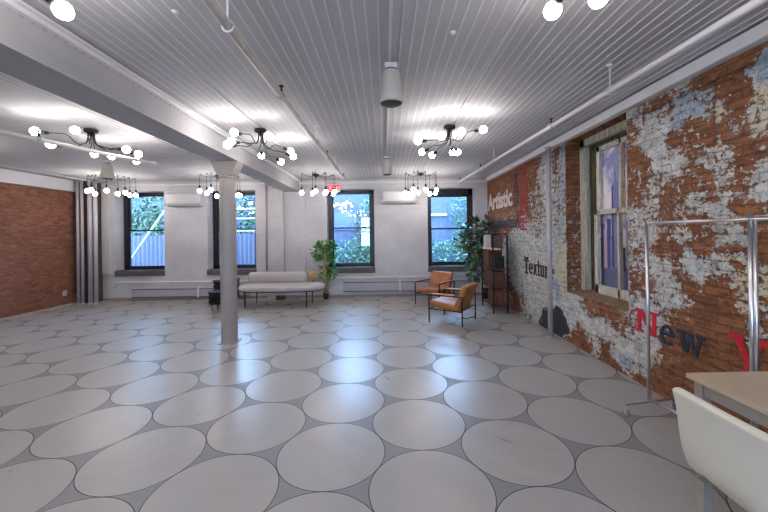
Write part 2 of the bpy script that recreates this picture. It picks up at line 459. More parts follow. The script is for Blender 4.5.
# paint coverage: where old paint still clings to the bricks
CTRL=[(8.45,2.6,0,0,0,0),(7.71,2.62,0,0,0,0),(7.41,2.26,0,0,0,0),(6.99,2.42,0,0,0,0),(6.57,2.56,0,0,0,0),(6.35,2.15,0.05,0,0,0),(6.69,1.9,0.25,0,0,0),(7.74,1.95,0,0,0,0),(8.1,1.74,0.1,0,0,0),(7.13,1.71,0.3,0,0,0),(6.41,1.75,0.7,0,0,0),(6.91,1.57,0.6,0,0,0),(6.14,1.87,0.4,0,0,0),(6.05,2.12,0.45,0,0,0),(6.0,2.47,0.15,0,0,0),(5.87,2.7,0.2,0,0,0),(5.72,2.56,0.75,0,0,0),(5.54,2.71,0.7,0,0,0),(5.8,2.27,0.5,0,0,0),(5.62,2.33,0.8,0,0,0),(5.49,2.07,0.85,0,0,0),(5.74,2.01,0.5,0,0,0),(5.86,1.85,0.55,0,0,0),(5.56,1.83,0.6,0,0,0),(5.44,2.46,0.8,0,0,0),(5.37,2.83,0.6,0,0,0),(5.12,2.77,0.2,0,0,0),(5.18,2.56,0.4,0,0,0),(4.98,2.6,0.9,0.9,0,0),(4.92,2.73,0.8,0.6,0,0),(5.1,2.4,0.5,0.5,0,0),(4.93,2.3,0.85,0.9,0,0),(5.16,2.19,0.6,0.3,0,0),(5.05,2.02,0.8,0.8,0,0),(4.91,2.01,0.5,0,0,0),(5.14,1.89,0.5,0,0,0),(5.0,1.73,0.9,0.8,0,0),(4.92,1.8,0.5,0,0,0),(5.09,1.59,0.8,0.5,0,0),(4.92,1.51,0.5,0,0,0),(5.33,1.67,0.7,0,0,0),(5.57,1.62,0.7,0,0,0),(5.83,1.56,0.55,0,0,0),(6.15,1.6,0.7,0,0,0),(6.51,1.51,0.85,0,0,0),(6.16,1.33,0.95,0,0,0),(5.76,1.34,0.95,0,0,0),(5.47,1.35,0.97,0.1,0,0),(6.87,1.31,0.95,0,0,0),(7.04,1.0,0.95,0.1,0,0),(6.63,0.93,0.95,0,0,0),(6.17,1.03,1.0,0,0,0),(5.77,1.01,1.0,0,0,0),(5.41,1.09,1.0,0.2,0,0),(6.94,0.7,0.85,0,0,0),(7.35,0.44,0.35,0,0,0),(7.12,0.27,0.3,0,0,0),(6.64,0.55,0.8,0,0,0),(6.31,0.69,0.95,0,0,0),(5.97,0.65,0.97,0,0,0),(5.59,0.86,1.0,0.3,0,0),(5.6,0.65,0.8,0.3,0,0),(5.29,0.74,1.0,0.6,0,0),(5.01,1.22,0.9,0,0.7,0),(5.05,1.0,1.0,0,0.7,0),(4.97,0.72,0.95,0.3,0.6,0),(5.18,0.54,1.0,0.6,0,0),(7.31,0.03,0.1,0,0,0),(6.86,0.16,0.15,0,0,0),(6.55,0.28,0.5,0,0,0),(6.28,0.24,0.8,0,0,0),(5.98,0.35,0.95,0,0,0),(5.71,0.43,0.95,0,0,0),(5.5,0.48,0.95,0,0,0),(5.36,0.58,0.9,0,0,0),(5.87,0.2,0.9,0,0,0),(5.61,0.29,0.7,0,0,0.4),(6.46,0.07,0.6,0,0,0.5),(6.2,0.02,0.6,0,0,0.5),(5.79,0.08,0.9,0,0,0.6),(5.58,0.17,1.0,0,0,1.0),(5.44,0.09,1.0,0,0,1.0),(5.61,0.29,1.0,0,0,0.8),(5.51,-0.04,0.8,0,0,0.8),(5.13,0.25,1.0,0,0,1.0),(5.04,0.15,1.0,0,0,1.0),(4.93,0.15,1.0,0,0,0.8),(5.18,0.35,1.0,0,0,0.9),(4.95,0.51,1.0,0.1,0,0),(4.79,0.61,0.9,0,0,0),(4.71,0.46,1.0,0.1,0,0),(4.55,0.42,1.0,0,0,0),(4.41,0.4,0.95,0,0,0),(4.79,0.3,0.9,0,0,0),(4.91,0.02,0.1,0,0,0),(4.72,0.1,0.05,0,0,0),(4.6,0.21,0.2,0,0,0),(4.49,0.08,0.05,0,0,0),(4.37,0.24,0.6,0,0,0),(4.27,0.34,0.95,0,0,0),(4.23,0.16,0.7,0,0,0),(4.11,0.44,0.9,0,0,0),(4.59,0.56,0.6,0,0,0),(4.37,0.58,0.2,0,0,0),(4.16,0.6,0.15,0,0,0),(3.94,0.6,0.1,0,0,0),(3.98,0.38,0.85,0,0,0),(3.84,0.51,0.4,0,0,0),(3.73,0.47,0.3,0,0,0),(3.78,0.36,0.9,0,0,0),(3.65,0.46,0.75,0,0,0),(4.02,0.23,0.3,0,0,0),(4.08,0.1,0.1,0,0,0),(3.9,0.19,0.7,0.4,0,0),(3.78,0.14,0.9,0.8,0,0),(3.69,0.09,0.7,0.7,0,0),(3.9,0.01,0.1,0,0,0),(3.62,0.3,0.95,0,0.3,0),(3.51,0.29,0.9,0,0.2,0),(3.48,0.4,0.9,0,0,0),(3.57,0.17,0.8,0.2,0,0),(3.74,-0.04,0.1,0,0,0),(3.52,0.04,0.1,0,0,0),(3.38,0.19,0.3,0,0,0),(3.26,0.1,0,0,0,0),(3.62,0.57,0.5,0,0,0),(3.6,0.73,0.6,0,0,0),(3.54,2.8,0.8,0,0,0),(3.44,2.67,0.6,0,0,0),(3.34,2.58,0.8,0,0,0),(3.58,2.61,0.4,0,0,0),(3.46,2.83,0.4,0,0,0),(3.21,2.78,0.3,0,0,0),(3.12,2.67,0.5,0,0,0),(3.0,2.61,0.85,0.8,0,0),(3.04,2.53,0.8,0.7,0,0),(2.81,2.52,0.85,1.0,0,0),(2.85,2.64,0.7,0.8,0,0),(2.7,2.64,0.8,0.9,0,0),(2.64,2.63,0.2,0,0,0),(2.76,2.76,0.1,0,0,0),(2.48,2.79,0.05,0,0,0),(2.6,2.77,0.05,0,0,0),(2.37,2.62,0.8,0.8,0.3,0),(2.32,2.64,0.7,0.8,0,0),(2.35,2.5,0.8,0,0.9,0),(2.39,2.42,0.5,0,0.5,0),(2.45,2.56,0.1,0,0,0),(2.52,2.51,0.05,0,0,0),(2.39,2.33,0.75,0,0.7,0),(2.32,2.35,0.8,0,0.6,0),(2.49,2.37,0.3,0,0,0),(2.81,2.44,0.15,0,0,0),(2.65,2.45,0.7,0,0.7,0),(2.6,2.31,0.2,0,0,0),(2.72,2.39,0.2,0,0,0),(2.9,2.42,0.4,0,0.6,0),(3.4,2.46,0.92,0,0,0),(3.28,2.38,0.95,0.5,0,0),(3.54,2.29,0.1,0,0,0),(3.41,2.21,0.25,0,0,0),(3.08,2.37,0.15,0,0,0),(3.16,2.48,0.8,0.3,0,0),(2.85,2.27,0.3,0,0.6,0),(2.72,2.31,0.1,0,0,0),(2.64,2.21,0.65,0,0.7,0),(2.72,2.15,0.7,0,0,0),(2.49,2.14,0.1,0,0,0),(2.36,2.1,0.2,0,0,0),(2.33,1.96,0.9,0,0,0),(2.6,2.12,0.7,0,0,0),(3.06,2.17,0.85,0,0.3,0),(3.22,2.22,0.9,0,0,0),(2.9,2.08,0.5,0,0,0),(3.48,2.09,0.4,0,0,0),(2.91,1.97,0.15,0,0,0),(2.74,2.0,0.2,0,0,0),(2.63,1.96,0.85,0.4,0,0),(2.46,1.99,0.15,0,0,0),(2.53,1.89,0.3,0,0,0),(3.29,1.95,0.5,0,0,0),(3.55,1.9,0.2,0,0,0),(3.29,1.8,0.75,0,0.4,0),(3.17,1.89,0.3,0,0,0),(2.82,1.8,0.7,0,0,0),(2.91,1.75,0.6,0,0,0),(2.69,1.85,0.3,0,0,0),(2.61,1.78,0.7,0,0,0),(2.43,1.8,0.5,0,0,0),(2.33,1.82,0.9,0,0,0),(2.5,1.72,0.2,0,0,0),(2.33,1.7,0.2,0,0,0),(3.56,1.72,0.75,0,0,0),(3.17,1.7,0.3,0,0,0),(3.35,1.68,0.55,0,0,0),(2.91,1.69,0.35,0,0,0),(2.65,1.69,0.85,0,0,0),(2.77,1.62,0.4,0,0,0),(3.56,1.47,0.6,0,0,0),(3.34,1.49,0.85,0,0,0),(3.21,1.42,0.15,0,0,0),(3.01,1.47,0.7,0,0,0),(2.82,1.52,0.25,0,0,0),(2.78,1.4,0.1,0,0,0),(2.65,1.5,0.6,0,0,0),(2.5,1.48,0.75,0,0,0),(2.61,1.43,0.5,0,0.4,0),(3.49,1.28,0.5,0,0,0),(3.24,1.36,0.1,0,0,0),(3.07,1.37,0.1,0,0,0),(2.92,1.29,0.92,0,0,0),(3.18,1.24,0.9,0,0,0),(3.3,1.28,0.8,0,0,0),(2.69,1.31,0.85,0,0,0),(2.42,1.41,0.1,0,0,0),(2.54,1.35,0.5,0,0.5,0),(2.83,1.19,0.85,0,0.3,0),(3.18,1.08,0.8,0,0,0),(3.02,1.14,0.3,0,0,0),(3.37,0.98,0.4,0,0,0),(3.5,1.01,0.3,0,0,0),(2.9,1.04,0.12,0,0,0),(2.74,1.1,0.15,0,0,0),(2.62,1.1,0.1,0,0,0),(2.5,1.18,0.7,0,0.8,0),(2.44,1.24,0.6,0,0.8,0),(2.36,1.13,0.6,0,0.8,0),(2.97,0.94,0.5,0,0,0),(3.04,0.94,0.8,0,0,0),(3.19,0.87,0.7,0,0,0),(3.37,0.76,0.85,0,0,0),(3.5,0.8,0.8,0,0,0),(3.11,0.77,0.3,0,0.6,0),(2.83,0.9,0.05,0,0,0),(2.66,0.94,0.05,0,0,0),(2.47,1.05,0.6,0,0.7,0),(2.52,0.88,0.1,0,0,0),(2.39,0.94,0.55,0,0.3,0),(2.43,0.81,0.5,0,0,0),(2.83,0.61,0,0,0,0),(3.25,0.67,0.7,0,0,0),(3.38,0.49,0.9,0,0,0),(3.31,0.39,0.7,0,0.6,0),(3.44,0.22,0.8,0,0,0),(3.19,0.5,0.2,0,0,0),(3.03,0.51,0,0,0,0),(2.66,0.63,0,0,0,0),(2.84,0.45,0,0,0,0),(3.14,0.28,0,0,0,0),(2.51,0.6,0,0,0,0),(2.38,0.72,0.1,0,0,0),(2.98,0.65,0,0,0,0),(2.92,0.75,0.05,0,0,0)]
def cover(y, z):
    sw = 0; acc = [0, 0, 0, 0]
    for (cy, cz, *v) in CTRL:
        d2 = (y-cy)**2+(z-cz)**2
        w = 1/(d2+.0015)**2
        sw += w
        for k in range(4): acc[k] += v[k]*w
    if y < 1.75:   # beyond what the photo shows: patchy everywhere
        return [.45, .2, .3, 0]
    return [a/sw for a in acc]
me = wr.data
ca = me.color_attributes.new('paint', 'FLOAT_COLOR', 'POINT')
da = me.attributes.new('dark', 'FLOAT', 'POINT')
ca = me.color_attributes['paint']; da = me.attributes['dark']
for i, v in enumerate(me.vertices):
    off = (v.co.x-XR) > .01
    c = cover(v.co.y, v.co.z)
    if off or i >= REVEAL: c = [.32 if v.co.z < 2.1 else .05, 0, .2, 0]
    ca.data[i].color = (c[0], c[1], c[2], 1); da.data[i].value = c[3]

# ceiling: boards with raised beads running front to back
mb = MB(); mb.box(((XL+XR)/2, (YB+YF)/2, ZC+.1), (XR-XL+.6, YB-YF+.6, .16))
ce = mb.build('ceiling', M['board']); ce.data.materials.append(M['rib']); struct(ce)
mb = MB(); P_ = .0785; k = 0
x = XR-.02
while x > XL+.02:
    e = .0045 if x > -.88 else .002
    mb.box((x, (YB+YF)/2, ZC+.02-e/2+.001), (.012, YB-YF, e+.002)); x -= P_
rb = mb.build('ceiling_bead', M['rib'], ce); rb['kind'] = 'stuff'

# timber beam over the column row
BX = -2.30
mb = MB(); mb.box((BX, (YB+YF)/2, 2.785), (.36, YB-YF, .27))
o = mb.build('trim_1', M['beam']); struct(o)
mb = MB()
for s in (-1, 1):
    mb.box((BX+s*.20, (YB+YF)/2, 2.895), (.05, YB-YF, .05)); mb.box((BX+s*.235, (YB+YF)/2, 2.91), (.03, YB-YF, .02))
mb.build('moulding', M['trim'], o)
mb = MB(); y = 1.0
while y < YB:
    mb.ball((BX+.188, y, 2.872), .011, 8, 5, (.6, 1.5, 1)); y += .07
q = mb.build('egg_moulding', M['beam'], o); q['kind'] = 'stuff'
# box fascia along the top of the brick side walls and the head of the back wall
o = MB().box((XR-.045, (8.45+YF)/2, 2.87), (.09, 8.45-YF, .10), bev=.012).build('trim_2', M['trim']); struct(o)
o = MB().box((XL+.02, (YB+YF)/2, 2.79), (.06, YB-YF, .26)).build('trim_3', M['trim']); struct(o)
o = MB().box(((XL+XR)/2, YB-.012, 2.86), (XR-XL, .03, .03)).build('trim_4', M['trim']); struct(o)
o = MB().box(((XL+XR)/2, YB-.01, .03), (XR-XL, .03, .06)).build('baseboard_back', plain('dusty_baseboard', (150, 138, 130), .6)); struct(o)
mb = MB(); mb.box((XL+.02, 2.2, .02), (.05, 12.6, .04)); o = mb.build('baseboard_left', plain('dusty_baseboard_light', (170, 162, 156), .6)); struct(o)
# long joint strips on the ceiling
for i, (x, lab) in enumerate(((-1.578, 'strip'), (.86, 'strip'))):
    o = MB().box((x, (YB+YF)/2, ZC+.012), (.016, YB-YF, .022)).build('trim_%d' % (5+i), M['rib']); struct(o)
o = MB().box((.055, 3.2, ZC+.008), (.022, 6.2, .02)).build('trim_7', M['rib']); struct(o)
# pilaster and thin riser on the back wall below the beam
o = MB().box((-2.72, YB-.03, 1.40), (.42, .06, 2.8)).build('trim_8', M['white_brick']); struct(o)

# ------------------------------------------------------------------ windows in the back wall
def window(i, a, b, head):
    r = bpy.data.objects.new('window_%d' % i, None); COL.objects.link(r); struct(r)
    yp = YB+.34; r.location = ((a+b)/2, yp, WZ0)
    w = b-a; h = WZ1-WZ0
    mb = MB(); t = .10
    mb.box((-w/2+t/2, 0, h/2), (t, .12, h)); mb.box((w/2-t/2, 0, h/2), (t, .12, h))
    mb.box((0, 0, h-head/2), (w, .12, head)); mb.box((0, 0, .03), (w, .12, .06))
    mb.build('window_frame', M['dark_frame'], r)
    zi = (h-head+.06)/2
    for nm, z0, z1, y in (('upper_sash', zi, h-head, .02), ('lower_sash', .06, zi+.03, -.02)):
        mb = MB(); s = .035; W = w-2*t
        for sx in (-1, 1): mb.box((sx*(W/2-s/2), y, (z0+z1)/2), (s, .04, z1-z0))
        mb.box((0, y, z1-s/2), (W, .04, s)); mb.box((0, y, z0+s/2), (W, .04, s))
        so = mb.build(nm, M['dark_frame'], r)
        MB().box((0, y, (z0+z1)/2), (W-2*s, .006, z1-z0-2*s)).build('pane', M['glass'], so)
    mb = MB(); mb.box((0, -.335, -.065), (w+.02, .10, .13), bev=.01); mb.box((0, -.17, -.003), (w, .34, .02))
    mb.build('window_sill', M['sill'], r, 'dark grey stone sill')
for i, ((a, b), hd) in enumerate(zip(WIN, (.05, .05, .06, .16))): window(i+1, a, b, hd)

# rear wall window behind the camera, unseen, added to bring in daylight
for i, (a, b) in enumerate(ADDED_REAR):
    r = bpy.data.objects.new('window_%d' % (6+i), None); COL.objects.link(r); struct(r); r.location = ((a+b)/2, YF-.15, .75)
    w = b-a; h = 1.97; mb = MB()
    for sx in (-1, 1): mb.box((sx*(w/2-.04), 0, h/2), (.08, .1, h))
    for z in (.03, h/2, h-.03): mb.box((0, 0, z), (w, .1, .06))
    mb.build('window_frame', M['dark_frame'], r)
    MB().box((0, 0, h/2), (w-.16, .006, h-.1)).build('pane', M['glass'], r)

# old sash window in the side wall, with a painted city panel behind its panes
w5 = bpy.data.objects.new('window_5', None); COL.objects.link(w5); struct(w5)
mb = MB()                                             # outer casing
mb.box((2.84, 4.86, 1.77), (.10, .10, 2.14)); mb.box((2.84, 3.70, 1.77), (.10, .06, 2.14))
mb.box((2.84, 4.29, 2.79), (.10, 1.25, .10)); mb.box((2.83, 4.81, 1.78), (.05, .03, 1.9))
mb.build('casing', M['oldframe'], w5)
mb = MB()
mb.box((2.90, 4.75, 1.74), (.05, .24, 2.0)); mb.box((2.87, 4.655, 1.72), (.06, .03, 1.95)); mb.box((2.88, 4.18, 2.72), (.05, 1.1, .10))
mb.build('jamb_lining', old_paint('dark_jamb', (92, 88, 58), (52, 50, 36), (24, 22, 18)), w5)  # dark mottled lining between casing and sash
for nm, z0, z1, x in (('upper_sash', 1.78, 2.68, 2.875), ('lower_sash', .745, 1.84, 2.84)):
    mb = MB()
    for y, wd in ((4.60, .07), (3.72, .07), (4.16, .035)): mb.box((x, y, (z0+z1)/2), (.045, wd, z1-z0))
    mb.box((x, 4.16, z1-.03), (.045, .94, .06)); mb.box((x, 4.16, z0+(.03 if z0 > 1 else .05)), (.045, .94, .06 if z0 > 1 else .12))
    mb.build(nm, M['oldsash'], w5)
mb = MB(); mb.prism([(2.592, .66), (2.95, .66), (2.95, .76), (2.80, .74), (2.60, .705)], (0, 3.67, 0), (1, 0, 0), (0, 0, 1), (0, 1.24, 0))
mb.build('window_sill', old_paint('worn_sill', (150, 128, 104), (110, 84, 64), (190, 184, 170)), w5)
t = NT('painted_sky'); v = t.obj(swz='YZ0')
n = t.noise(v, 2.2, 5, .6, .5)
sp = t.new('ShaderNodeSeparateXYZ'); t.l.new(t.obj(), sp.inputs[0])
up = t.sstep(sp.outputs[2], 1.9, 2.6)
c = t.mix(t.sstep(t.math('ADD', n, t.math('MULTIPLY', up, .10)), .52, .66), srgb(248, 236, 240), srgb(150, 156, 206))
c = t.mix(t.sstep(t.noise(v, 5, 4), .6, .7), c, srgb(244, 234, 240))
t.set(c, .5)
MB().box((2.96, 4.29, 1.77), (.03, 1.24, 2.14)).build('light_stop_board', M['brown_wood'], w5)  # board added to stop sky light leaking round the painted panel
art = MB().box((2.915, 4.2, 1.72), (.02, 1.05, 1.95)).build('painted_panel', t.m, w5, 'painted skyline panel behind the panes')
def slab(name, poly, rgb, x, vv=.15):
    return MB().prism(poly, (x, 0, 0), (0, 1, 0), (0, 0, 1), (.004, 0, 0)).build(name, plain('paint_%d_%d_%d' % rgb, tuple(min(255, int(c_*1.12)) for c_ in rgb), .6, var=vv, scale=8), art)
slab('painted_water', [(4.70, .80), (3.70, .80), (3.70, 1.10), (4.70, 1.14)], (96, 98, 130), 2.900)
slab('painted_tower', [(4.40, 1.1), (4.25, 1.1), (4.27, 2.13), (4.30, 2.18), (4.325, 2.19), (4.328, 2.30), (4.333, 2.30), (4.335, 2.19), (4.37, 2.17), (4.385, 2.12)], (112, 120, 168), 2.897)
slab('painted_tower', [(4.40, 1.1), (4.355, 1.1), (4.365, 2.14), (4.385, 2.12)], (62, 70, 120), 2.893)
rr = random.Random(3)
for y0, y1, zt, col in ((4.66, 4.60, 1.48, (54, 58, 96)), (4.60, 4.53, 1.66, (96, 98, 148)), (4.55, 4.49, 1.58, (186, 160, 168)), (4.49, 4.42, 1.72, (70, 76, 130)), (4.44, 4.40, 1.50, (150, 138, 170)),
                        (4.25, 4.20, 1.62, (132, 134, 180)), (4.20, 4.15, 1.36, (54, 60, 92)), (4.13, 4.03, 1.68, (122, 116, 140)), (4.03, 3.95, 1.44, (176, 158, 166)), (3.96, 3.88, 1.66, (52, 56, 88)), (3.88, 3.75, 1.5, (104, 104, 150))):
    slab('painted_building', [(y0, 1.08), (y1, 1.08), (y1, zt), (y0, zt)], col, 2.896+rr.uniform(-.004, .001))

# ------------------------------------------------------------------ lettering on the brick wall
ARC = lambda cx, cy, rx, ry, a0, a1, n=14: [(cx+rx*math.cos(math.radians(a0+(a1-a0)*i/n)), cy+ry*math.sin(math.radians(a0+(a1-a0)*i/n))) for i in range(n+1)]
def R_(x0, y0, x1, y1): return [(x0, y0), (x1, y0), (x1, y1), (x0, y1)]
def ring(cx, cy, rx, ry, t, a0, a1, n=18):
    ps = []
    A = ARC(cx, cy, rx, ry, a0, a1, n); B = ARC(cx, cy, rx-t, ry-t*.6, a0, a1, n)
    for i in range(n): ps.append([A[i], A[i+1], B[i+1], B[i]])
    return ps
G = {   # slab serif letters in a cell of unit height
 'N': (.95, [R_(.08, 0, .24, 1), R_(.71, 0, .87, 1), [(.1, 1), (.32, 1), (.85, 0), (.63, 0)], R_(0, 0, .34, .12), R_(0, .88, .3, 1), R_(.6, .88, .95, 1)]),
 'Y': (1.0, [[(.08, 1), (.3, 1), (.6, .45), (.42, .42)], [(.92, 1), (.74, 1), (.44, .42), (.58, .42)], R_(.4, 0, .6, .5), R_(.24, 0, .76, .13), R_(0, .87, .4, 1), R_(.64, .87, 1, 1)]),
 'e': (.62, ring(.3, .34, .3, .35, .15, 20, 320)+[R_(.05, .32, .58, .43), R_(.45, .34, .6, .44)]),
 'w': (.98, [[(.06, .68), (.24, .68), (.38, 0), (.24, 0)], [(.24, 0), (.38, 0), (.54, .6), (.42, .6)], [(.42, .6), (.56, .6), (.72, 0), (.58, 0)], [(.58, 0), (.72, 0), (.92, .68), (.8, .68)], R_(0, .58, .32, .69), R_(.7, .58, .98, .69), R_(.36, .58, .6, .66)]),
 'o': (.64, ring(.31, .34, .31, .35, .15, 0, 360, 22)),
 'r': (.5, [R_(.08, 0, .24, .68), R_(0, 0, .36, .1), R_(0, .58, .2, .68), [(.22, .42), (.3, .5), (.3, .68), (.22, .6)], R_(.28, .52, .48, .7)]),
 'k': (.7, [R_(.08, 0, .24, 1), R_(0, 0, .3, .1), R_(0, .9, .2, 1), [(.2, .3), (.3, .3), (.62, .68), (.44, .68)], [(.3, .4), (.42, .48), (.68, 0), (.48, 0)]]),
 'T': (.5, [R_(.17, 0, .33, 1), R_(0, .85, .5, 1), R_(.08, 0, .42, .12), R_(0, .7, .1, .9), R_(.4, .7, .5, .9)]),
 't': (.36, [R_(.1, .05, .24, .95), R_(0, .58, .36, .7), R_(.12, 0, .36, .12)]),
 'u': (.52, [R_(.06, .08, .2, .68), R_(.34, 0, .48, .68), R_(.1, 0, .4, .12), R_(0, .58, .2, .68), R_(.28, .58, .48, .68)]),
 'x': (.5, [[(0, .7), (.16, .7), (.5, 0), (.34, 0)], [(.36, .7), (.5, .7), (.16, 0), (0, 0)], R_(.12, .3, .38, .4)]),
}
def word(txt, y0, zb, h, mat, nm, width=None, slope=0, parent=wr, lab=None):
    """reads towards the viewer (falling Y) on the right wall"""
    tot = sum(G[c][0]+.06 for c in txt)
    sx = (width/tot) if width else h
    mb = MB(); cx = 0; k = 0
    for c in txt:
        wd, polys = G[c]
        for p in polys:
            k += 1
            mb.prism([((cx+a)*sx, b*h) for a, b in p], (XR-.003-.0002*(k % 5), y0, zb+slope*cx*sx), (0, -1, 0), (0, 0, 1), (-.006, 0, 0))
        cx += wd+.06
    return mb.build(nm, mat, parent, lab)
word('N', 3.555, .535, .235, M['red'], 'painted_letter', .31, lab='red painted N')
word('ew', 3.245, .505, .265, M['navy'], 'painted_lettering', .48, lab='navy painted ew')
word('Y', 2.59, .47, .325, M['red'], 'painted_letter', .30, lab='red painted Y')
word('ork', 2.27, .47, .30, M['navy'], 'painted_lettering', .62, lab='navy painted ork')
word('T', 6.40, .80, .31, M['worn_black'], 'painted_letter', .20)
word('exture', 6.20, .82, .28, M['worn_black'], 'painted_lettering', .95, lab='worn black lettering reading exture')
def font_word(txt, size, sx, loc, rot, mat, nm, lab, bold=.02):
    cu = bpy.data.curves.new(nm, 'FONT'); cu.body = txt; cu.size = size; cu.offset = bold*size; cu.extrude = .003
    tmp = bpy.data.objects.new('tmp', cu); COL.objects.link(tmp)
    bpy.context.view_layer.update()
    me = bpy.data.meshes.new_from_object(tmp)
    bpy.data.objects.remove(tmp)
    xs = [v.co.x for v in me.vertices]; w = max(xs)-min(xs)
    x0 = min(xs)
    for v in me.vertices: v.co.x = (v.co.x-x0)*sx/w
    o = bpy.data.objects.new(nm, me); COL.objects.link(o); o.parent = wr
    me.materials.append(mat)
    Rm = Matrix(((0, 0, -1), (-1, 0, 0), (0, 1, 0)))           # x->-Y, y->Z, z->-X
    R2 = Matrix.Rotation(rot, 3, 'Z')
    o.matrix_world = Matrix.Translation(Vector((XR-.004, loc[0], loc[1]))) @ (Rm @ R2).to_4x4()
    o['label'] = lab
    return o
font_word('Artistic', .52, 1.62, (8.60, 2.12), 0, M['worn_white'], 'painted_lettering', 'white painted word Artistic', .03)
font_word('Manhattan', .34, 2.0, (8.62, 1.66), 0, M['worn_navy'], 'painted_lettering', 'dark worn word Manhattan', .03)
font_word('BROOKLYN', .46, 1.22, (6.27, 1.60), PI/2, M['worn_red'], 'painted_lettering', 'red word running up the wall', .035)
font_word('QUEENS', .22, .66, (6.70, 2.06), PI/2, M['worn_black'], 'painted_lettering', 'small dark word running up the wall', .03)

# ------------------------------------------------------------------ column, pole, risers
t = thing('support_column', 'round greige column carrying the ceiling beam in mid room', 'column', (-2.31, 5.13, 0))
MB().lathe([(.113, .012), (.113, 2.40)], n=32).build('shaft', M['column'], t)
MB().box((0, 0, .007), (.25, .25, .014), bev=.003).build('base_plate', M['column'], t)
mb = MB(); mb.lathe([(.113, 2.40), (.128, 2.405), (.128, 2.43), (.115, 2.435), (.115, 2.46)], n=32)
mb.box((0, 0, 2.555), (.40, .22, .19), taper=None)
b = mb
mb.build('capital', M['column'], t)
# splay the capital: narrow at its foot
cap = [c for c in t.children if c.name.startswith('capital')][0]
for v in cap.data.vertices:
    if abs(v.co.z-2.46) < .002 and max(abs(v.co.x), abs(v.co.y)) > .1 and abs(v.co.x) > .2: v.co.x *= .52; v.co.z = 2.45
t = thing('wall_pole', 'slim pale floor to ceiling pole beside the peeling wall', 'pole', (2.44, 5.12, 0))
MB().cyl((0, 0, 0), (0, 0, 2.80), .036, n=20).build('shaft', M['lavender_pipe'], t)
for q in ([(0, .0), (.055, .0), (.055, .012), (.036, .02)], [(.036, 2.78), (.05, 2.79), (.05, 2.82), (0, 2.82)]): MB().lathe(q).build('flange', M['lavender_pipe'], t)
specs = [(-7.21, 8.20, .032, 'leftmost pale riser pipe in the corner, touching the red brick'), (-7.11, 8.20, .032, 'second pale riser pipe from the red brick wall'),
         (-6.93, 8.20, .046, 'thicker pale riser pipe, third from the red brick wall'), (-6.80, 8.20, .040, 'fourth pale riser pipe, nearest the white back wall')]
for x, y, r, lab in specs:
    mb = MB(); mb.cyl((0, 0, 0), (0, 0, ZC), r, n=18)
    for z in (.02,): mb.cyl((0, 0, z-.02), (0, 0, z+.02), r+.01, n=18)
    o = mb.build('riser_pipe', M['lavender_pipe'], loc=(x, y, 0)); tag(o, lab, 'pipe', 'riser pipes in the left corner')
o = MB().box((0, 0, ZC/2), (.36, .30, ZC)).build('trim_9', plain('corner_chase', (84, 66, 62), .7), loc=(XL+.18, YB-.16, 0)); struct(o)
o = MB().box((0, 0, 0), (.20, .06, 2.10), bev=.01).build('cable_trunking', M['white_plastic'], loc=(-6.92+.02, YB-.03, 1.71)); tag(o, 'tall white trunking on the back wall beside the riser pipes', 'trunking')
o = MB().cyl((0, 0, .70), (0, 0, 2.88), .018, n=10).build('wall_conduit', M['grey_metal'], loc=(-2.93, YB-.09, 0)); tag(o, 'thin grey vertical conduit on the back wall right of second window', 'conduit')
o = MB().cyl((0, 0, .05), (0, 0, 2.80), .008, n=8).build('wall_cable', M['trim'], loc=(-1.98, YB-.012, 0)); tag(o, 'thin painted cable running down the back wall behind the daybed', 'cable')
# low horizontal pipe runs on the back wall
mb = MB(); mb.tube([(-6.70, YB-.04, .30), (-6.66, YB-.04, .43), (-6.50, YB-.04, .45), (-3.30, YB-.04, .44)], .014)
o = mb.build('low_wall_pipe', M['trim']); tag(o, 'thin white pipe running low along the back wall above the left heater', 'pipe')
mb = MB(); mb.tube([(-2.9, YB-.04, .48), (-1.2, YB-.04, .485), (2.5, YB-.04, .50)], .016)
o = mb.build('low_wall_pipe', M['trim']); tag(o, 'thin white pipe running low along the back wall above the right heater', 'pipe')

# outlet
t = thing('wall_outlet', 'small white electrical outlet low on the red brick wall', 'outlet', (XL, 8.02, .30))
MB().box((.008, 0, 0), (.016, .09, .12), bev=.003).build('cover_plate', M['white_plastic'], t)
for z in (-.025, .025): MB().box((.017, 0, z), (.004, .035, .03)).build('socket', M['grey_metal'], t)
t = thing('wall_outlet', 'grey junction box and cable beside the white outlet near the corner', 'junction box', (XL, 8.26, .33))
MB().box((.02, 0, 0), (.04, .08, .08)).build('box', M['grille'], t)
MB().tube([(.02, 0, .04), (.02, 0, 2.3)], .008).build('cable', M['grille'], t)

# ------------------------------------------------------------------ heaters and air conditioners
def heater(x0, x1, z0, z1, lab, valves):
    t = thing('baseboard_heater', lab, 'heater', ((x0+x1)/2, YB, 0), 0, 'baseboard heaters on the back wall')
    w = x1-x0; zc = (z0+z1)/2
    mb = MB(); mb.box((0, -.045, zc), (w, .07, z1-z0), bev=.006); mb.build('casing', M['grey_metal'], t)
    mb = MB(); mb.box((0, -.083, z1-.03), (w-.04, .01, .016)); mb.build('outlet_slot', M['grille'], t)
    mb = MB(); mb.box((0, -.083, z0+.02), (w-.04, .012, .02)); mb.build('inlet_slot', M['grille'], t)
    for vx in valves:
        mb = MB(); mb.box((vx-(x0+x1)/2, -.06, zc+.02), (.03, .10, z1-z0+.03)); mb.build('end_cap', M['trim'], t)
    return t
heater(-6.27, -3.35, .06, .30, 'long grey baseboard heater between first window and column', (-4.62,))
heater(-1.05, 2.15, .13, .40, 'grey baseboard heater running under the two right windows', (.36,))
